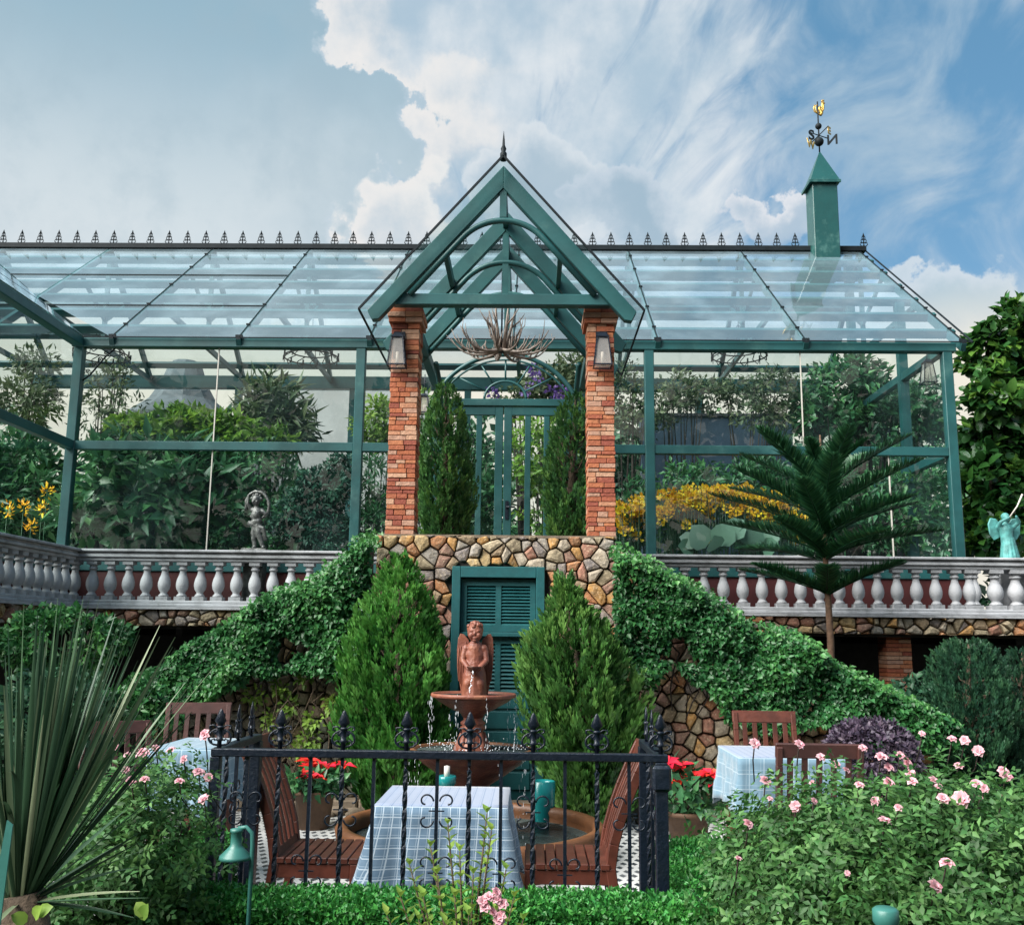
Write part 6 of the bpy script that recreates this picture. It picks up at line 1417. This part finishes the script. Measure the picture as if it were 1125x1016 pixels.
# ------------------------------------------------------------------ planting inside and behind the glasshouse
def blobplant(name, label, cat, pts, mat, ncl, nper, crad, L, W, trunk=None, z0=ZT+.02, spread=.8, inner=.55, flat=.8, group=None, zmin=-1.):
    """pts: (u, v, Y, ru, rv) in photo pixels at depth Y"""
    bl_ = []
    for u, v, Y, ru, rv in pts:
        c = P(u, v, Y); bl_.append((tuple(c), (ru/FPX*Y, min(ru, rv*1.4)/FPX*Y*.8, rv/FPX*Y)))
    c0 = bl_[0][0]; r0 = thing(name, label, cat, (c0[0], c0[1], z0), group); leafball('foliage', bl_, ncl, nper, crad, L, W, mat, r0, inner=inner, spread=spread, flat=flat, zmin=zmin)
    mb = MB(); rs = random.Random(int(c0[0]*100))
    for (c, r) in bl_:
        for i in range(3 if not trunk else 5):
            e = Vector((c[0]+rs.uniform(-.6, .6)*r[0], c[1]+rs.uniform(-.5, .5)*r[1], c[2]+rs.uniform(-.1, .5)*r[2])); x_, y_ = c0[0]+rs.uniform(-.1, .1)+(c[0]-c0[0])*.5, c0[1]+rs.uniform(-.1, .1)+(c[1]-c0[1])*.5
            mb.tube([(x_, y_, z0), (x_*.6+e.x*.4, y_*.6+e.y*.4, z0+(e.z-z0)*.55), tuple(e)], [trunk or .02, (trunk or .02)*.6, .006], 5)
    mb.build('trunk' if trunk else 'stem', BARKD, r0); return r0
YI = 14.4
blobplant('broadleaf_shrub', 'dark broad leaved tropical plants filling the lower half of the big left bay', 'plant', [(115, 540, YI, 45, 60), (175, 560, YI, 50, 60), (160, 515, YI+.4, 60, 28), (230, 560, YI+.3, 45, 60), (205, 520, YI+.6, 50, 30)], L_TROP, 320, 12, .16, .30, .12, spread=1.2)
blobplant('fern_bush', 'feathery dark green bushes behind the cherub statue', 'bush', [(290, 525, YI+.6, 45, 36), (260, 585, YI+.2, 40, 35), (310, 580, YI+.2, 35, 40), (250, 515, YI+.9, 30, 34)], L_TROP, 260, 20, .13, .10, .05)
blobplant('blue_conifer', 'bluish layered conifer at the right end of the big left bay', 'conifer', [(355, 540, YI, 30, 25), (345, 575, YI, 40, 22), (362, 590, YI, 35, 22), (335, 555, YI, 24, 26), (372, 515, YI+.2, 16, 18)], L_TEAL, 300, 26, .10, .10, .035)
blobplant('lime_shrub', 'bright lime green shrub showing above the middle rail of the big left bay', 'shrub', [(200, 478, 15.4, 52, 26), (150, 480, 15.4, 30, 20), (250, 478, 15.4, 34, 20), (290, 486, 15.4, 32, 15)], L_LIME, 300, 18, .15, .16, .07)
blobplant('palm_bush', 'pale leafy shrub with long drooping leaves right of the lime shrub', 'shrub', [(300, 445, 15.9, 32, 26), (320, 470, 15.9, 22, 22), (285, 468, 15.9, 24, 20)], L_AIRY, 120, 11, .2, .30, .06, trunk=.03, spread=1.1)
blobplant('thin_tree', 'thin twiggy tree in the upper left of the big left bay', 'tree', [(115, 430, 16.2, 28, 26), (140, 460, 16., 26, 26), (108, 465, 16., 22, 22), (130, 405, 16.2, 18, 14)], L_AIRY, 90, 9, .16, .13, .04, trunk=.035)
blobplant('leafy_tree', 'pale leafy tree behind the left wing glass', 'tree', [(25, 440, 16.6, 40, 30), (-40, 450, 16.6, 40, 40), (40, 400, 17, 22, 16)], L_AIRY, 160, 16, .2, .14, .05, trunk=.05)
blobplant('dark_shrub', 'dark shrubs low behind the left wing glass', 'shrub', [(25, 520, 15.8, 40, 40), (-20, 560, 15.2, 50, 50), (40, 560, 15.5, 36, 45), (-60, 500, 15.2, 50, 40)], L_TROP, 260, 16, .2, .2, .08)
r0 = thing('yellow_flower_bed', 'yellow flower spikes low behind the left wing glass', 'flowers', tuple(P(30, 570, 14.6)))
cc = np.array([tuple(P(u, v, 14.4)) for u, v in ((8, 560), (26, 556), (46, 558), (52, 538), (72, 553), (34, 578))]); pz_, dz_, tz_ = clumps(cc, .07, 26, 1.6)
flw('flowers', pz_, dz_+np.array([0, 0, .4]), dz_+.1, .07, .04, L_YEL, r0, tz_)
mb = MB(); [mb.tube([tuple(c), (c[0], c[1]+.05, ZT)], .008, 4) for c in cc]; mb.build('stem', L_TROP, r0)
# centre
blobplant('door_shrub', 'dark shrub seen through the left leaf of the glass door', 'shrub', [(465, 540, 15., 26, 50), (500, 560, 15, 30, 40), (520, 500, 15.6, 18, 50), (535, 560, 15.4, 18, 40)], L_TROP, 160, 16, .14, .12, .06)
blobplant('door_shrub', 'green bush seen through the right leaf of the glass door', 'shrub', [(590, 500, 15.4, 30, 45), (600, 550, 15., 35, 45), (620, 480, 15.8, 28, 40)], L_LIME, 120, 16, .15, .12, .06).__setitem__('group', 'shrubs behind the glass door')
bg_ = blobplant('flowering_tree', 'violet flowered tree showing through the fanlight of the door', 'tree', [(600, 425, 16.5, 30, 22), (640, 410, 16.8, 30, 20), (560, 445, 16.3, 26, 12), (625, 450, 16.4, 26, 16)], L_AIRY, 170, 18, .16, .10, .05, trunk=.05)
cc = np.array([tuple(P(u, v, 16.)) for u, v in ((612, 440), (618, 432), (604, 444), (590, 415), (578, 428), (541, 432), (606, 430), (622, 444), (510, 470), (512, 482), (586, 405))]); pz_, dz_, tz_ = clumps(cc, .10, 30); flw('flowers', pz_, dz_, dz_+.1, .06, .05, L_VIOL, bg_, tz_)
blobplant('yellow_leaf_shrub', 'yellow green shrub in the narrow pane left of the brick pillar', 'shrub', [(412, 465, 15.8, 20, 34), (430, 470, 15.8, 16, 30), (462, 450, 16, 10, 20)], L_YG, 90, 16, .13, .11, .05)
blobplant('dark_shrub', 'dark spiky shrub in the narrow pane beside the left brick pillar', 'shrub', [(410, 540, 15., 20, 45), (412, 580, 14.6, 24, 20)], L_TROP, 90, 16, .12, .16, .03)
blobplant('airy_tree', 'airy grey green tree in the narrow pane right of the brick pillar', 'tree', [(690, 430, 16., 20, 36), (700, 460, 16, 20, 26), (660, 415, 16, 16, 20)], L_AIRY, 110, 14, .15, .09, .04, trunk=.03)
# right bay
blobplant('airy_tree', 'airy small tree with thin stems left of centre in the right bay', 'tree', [(745, 430, 16.4, 26, 20), (770, 435, 16.4, 30, 18), (730, 450, 16.2, 22, 16)], L_AIRY, 120, 14, .14, .10, .04, trunk=.025)
blobplant('airy_tree', 'airy small tree in the middle of the right bay', 'tree', [(815, 430, 16.6, 34, 20), (850, 430, 16.6, 30, 22), (835, 455, 16.4, 34, 14)], L_AIRY, 150, 14, .14, .10, .04, trunk=.025)
blobplant('broad_tree', 'dense shady tree behind the right part of the right bay', 'tree', [(930, 430, 17., 45, 36), (970, 455, 17., 40, 30), (900, 460, 16.8, 36, 22), (1010, 450, 17, 30, 36)], L_TROP, 240, 20, .2, .16, .08, trunk=.10)
blobplant('dark_shrub', 'dark shrubs behind the yellow flowers in the right bay', 'shrub', [(750, 535, 15.6, 50, 26), (830, 530, 15.6, 50, 26), (900, 540, 15.4, 50, 34), (980, 560, 15.2, 45, 44), (1020, 540, 15.2, 24, 44), (700, 560, 15, 20, 36)], L_TROP, 420, 18, .15, .13, .05)
def flowerbed():
    r0 = thing('yellow_flower_bed', 'mass of golden yellow flowers behind the glass of the right bay', 'flowers', tuple(P(780, 590, YI-.2)), None); rs = random.Random(77)
    fl = []
    for i in range(270):
        t = rs.random(); u = 678+t*205; top_ = np.interp(u, [678, 700, 740, 790, 850, 883], [550, 543, 537, 530, 538, 556]); v = top_+abs(rs.gauss(0, 1))*17+rs.uniform(0, 14); 
        if 706 < u < 724: continue
        fl.append((u, v, YI-.45+rs.uniform(-.15, .25)))
    cc = np.array([tuple(P(*f)) for f in fl]); pz_, dz_, tz_ = clumps(cc, .052, 16); flw('flowers', pz_, dz_+np.array([0, -.2, .3]), dz_+.1, .05, .05, L_YEL, r0, tz_)
    mb = MB()
    for c in cc: mb.tube([tuple(c), (c[0]+rs.uniform(-.1, .1), c[1]+.06, ZT)], .006, 3)
    mb.build('stem', L_TROP, r0)
    c2, d2 = [], []
    for i in range(260): u = rs.uniform(676, 890); c2.append(tuple(P(u, rs.uniform(560, 606), YI-.25)))
    pz_, dz_, tz_ = clumps(np.array(c2), .08, 12); leaves('foliage', pz_, dz_+np.array([0, 0, .5]), dz_+np.array([0, -.5, .3]), .09, .025, L_TROP, r0, tz_)
flowerbed()
r0 = thing('lily_plant', 'big pale heart shaped leaves below the yellow flowers in the right bay', 'plant', tuple(P(790, 604, 13.75)))
pts = [(775, 602, 26, (-.5, -.4, .8)), (790, 600, 24, (.3, -.4, .9)), (800, 590, 22, (.5, -.3, .6)), (822, 600, 24, (.2, -.5, .9)), (834, 596, 22, (.8, -.3, .5)), (765, 598, 18, (-.9, -.3, .4)), (785, 604, 20, (-.1, -.8, .5)), (762, 606, 20, (-.6, -.5, .2)), (838, 606, 20, (.4, -.7, .3))]
leaves('leaves', np.array([tuple(P(u, v, 13.8)) for u, v, s_, d in pts]), np.array([d for *_, d in pts]), np.array([(0, -1, .4)]*len(pts)), np.array([s_*14/FPX*1.15 for _, _, s_, _ in pts]), np.array([s_*14/FPX*1.2 for _, _, s_, _ in pts]), L_PAD, r0, None, .12, .1)
# behind the house: pale wall, tent-like hut, dark panel, line of far trees
mb = MB(); a = P(270, 424, 23); b = P(395, 424, 23); gw = thing('grey_wall', 'pale grey rendered wall behind the left part of the glasshouse', 'wall', (a.x, 23, 0)); mb.box((a.x, 23, -.02), (P(470, 424, 23).x, 23.2, P(300, 422, 23).z)); mb.build('wall', GREYW, gw); mb = MB(); mb.box((a.x-.1, 22.95, P(300, 422, 23).z), (P(470, 424, 23).x+.1, 23.25, P(300, 418, 23).z)); mb.build('wall_cap', CONC, gw)
hut = thing('tent_hut', 'grey pointed cloth roofed hut behind the big left bay', 'hut', (P(185, 450, 20.6).x, 20.9, 0)); mb = MB(); Yh = 20.6
o = [(143, 455), (150, 430), (165, 388), (172, 384), (184, 384), (192, 396), (196, 416), (212, 435), (232, 450)]; pts = [(P(u, v, Yh).x, P(u, v, Yh).z) for u, v in o]
ctr = (P(183, 440, Yh).x, Yh+1.0); n = 20; V = []; 
prof = [(1.55, P(180, 462, Yh).z), (1.15, P(180, 446, Yh).z), (.75, P(180, 430, Yh).z), (.52, P(180, 410, Yh).z), (.38, P(180, 390, Yh).z), (.28, P(180, 384, Yh).z), (.001, P(180, 383, Yh).z)]
mb.lathe([(r*(1), z) for r, z in prof], (ctr[0], ctr[1], 0), 10, smooth=False); mb.build('roof', THATCH, hut, .0)
mb = MB(); mb.lathe([(.75, 0), (.75, P(180, 462, Yh).z)], (ctr[0], ctr[1], 0), 12); mb.build('wall', DARK, hut)
mb = MB(); a = P(722, 457, 18.5); b = P(870, 457, 18.5); npn = thing('slate_counter', 'long dark blue grey counter at the back of the right bay', 'counter', (a.x, 18.5, ZT)); mb.box((a.x-.3, 18.5, ZT+.02), (b.x, 18.9, a.z)); mb.build('counter_block', NAVY, npn); mb = MB(); mb.box((a.x-.35, 18.45, a.z), (b.x+.05, 18.95, a.z+.05)); mb.build('countertop', DARK, npn)
labels = ['far dark tree behind the left end of the glasshouse', 'far dark tree behind the pointed grey hut', 'far dark tree behind the grey rendered wall', 'far dark tree straight behind the glass door', 'far dark tree behind the right brick pillar', 'far dark tree behind the slate counter', 'far dark tree behind the right end of the glasshouse']
def fartree(u, Y, vt, w_, lab, i):
    t = P(u, vt, Y); r0 = thing('garden_tree', lab, 'tree', (t.x, Y, 0), 'trees behind the glasshouse'); ru = w_/FPX*Y; bl_ = []; rs = random.Random(i)
    for k in range(6): rr = ru*rs.uniform(.4, .6); bl_.append(((t.x+rs.uniform(-.6, .6)*ru, Y+rs.uniform(-.5, .5)*ru, t.z-rr*.8-rs.uniform(0, 1)*(t.z-1.5)*.7), (rr, rr, rr*.9)))
    leafball('crown', bl_, 260, 16, .35, .22, .12, [L_TROP, L_BUSH, L_CYP][i % 3], r0)
    mb = MB(); mb.tube([(t.x, Y, -.02), (t.x+.1, Y, t.z*.4), (t.x, Y, t.z*.75)], [.22, .15, .06], 8)
    for c, r in bl_: mb.tube([(t.x, Y, t.z*.35), c], [.07, .02], 5)
    mb.build('trunk', BARKD, r0)
for i, (u, vt, w_) in enumerate(((-20, 440, 110), (130, 450, 90), (330, 452, 80), (520, 462, 90), (690, 440, 80), (800, 432, 95), (960, 425, 110))): fartree(u, 25.5+1.2*(i % 3), vt, w_, labels[i], i)
# more low hedge mass beyond, reads as one
r0 = bpy.data.objects
pts_ = RG.random((24000, 3))*np.array([44, 2.5, 9.5])+np.array([-24, 27.5, 0]); hn = np.array([noise.noise(Vector(p)*.5) for p in pts_]); pts_ = pts_[(hn > -.15) & (pts_[:, 2] < 7.4+2.2*hn)]; m = len(pts_)
o = leaves('far_thicket', pts_, RG.normal(size=(m, 3)), RG.normal(size=(m, 3))+np.array([0, -.6, .6]), .42, .24, L_BUSH); o['kind'] = 'stuff'; o['label'] = 'dark thicket closing the garden behind the glasshouse'; o['category'] = 'thicket'
# fig tree on the right
def figtree():
    Y = 15.5; b = P(1100, 600, Y); r0 = thing('fig_tree', 'tall big leaved fig tree at the right edge beyond the glasshouse', 'tree', (b.x, Y, 0)); bl_ = []
    for u, v, ru, rv in ((1112, 365, 24, 30), (1085, 390, 26, 26), (1120, 420, 30, 36), (1082, 440, 26, 34), (1100, 490, 38, 36), (1080, 530, 26, 34), (1120, 550, 34, 40), (1090, 585, 36, 30), (1140, 480, 40, 60), (1150, 380, 30, 40)):
        c = P(u, v, Y); bl_.append(((c.x, Y+random.uniform(-.3, .3), c.z), (ru/FPX*Y, ru/FPX*Y, rv/FPX*Y)))
    leafball('crown', bl_, 520, 11, .15, .19, .125, L_FIG, r0, inner=.6, spread=.7, up=.9)
    mb = MB(); mb.tube([(b.x, Y, 0), (b.x+.05, Y, 3), (b.x, Y, 5)], [.16, .12, .08], 8)
    for c, r in bl_: mb.tube([(b.x, Y, max(1, c[2]-1)), tuple(Vector(c)+Vector((0, 0, .2)))], [.05, .02], 5)
    mb.build('trunk', BARK, r0)
figtree()
# unseen garden thicket behind the photographer, added to darken reflections in the glass
pts_ = RG.random((42000, 3))*np.array([56, 3, 14])+np.array([-28, -13, 0]); hn = np.array([noise.noise(Vector(p)*.4) for p in pts_]); pts_ = pts_[(hn > -.2) & (pts_[:, 2] < 11.5+4*hn)]; m = len(pts_)
o = leaves('far_thicket', pts_, RG.normal(size=(m, 3)), RG.normal(size=(m, 3))+np.array([0, .6, .6]), .5, .36, L_BUSH); o['kind'] = 'stuff'; o['label'] = 'unseen garden thicket added to darken the reflections in the glass walls'; o['category'] = 'thicket'
# right-hand fill below the fig: dark low shrubs on the ground beyond the terrace and by the steps
shrub('dark_shrub', 'dark shrub in the shade below the right balustrade, behind the egg shaped shrub', 'shrub', 1010, 800, 10.6, 40, 50, L_BUSH, 120, 20, .07, .05, .1)
shrub('dark_shrub', 'dark leafy shrub in the shade behind the spiky plant on the left', 'shrub', 60, 800, 8.0, 60, 60, L_BUSH, 170, 20, .07, .05, .1)
blobplant('blue_flower_bush', 'bush dotted with small blue flowers left of the left hand table', 'bush', [(150, 770, 8.2, 26, 22), (175, 790, 8.2, 18, 16)], L_IVY, 90, 12, .09, .06, .045, z0=0)
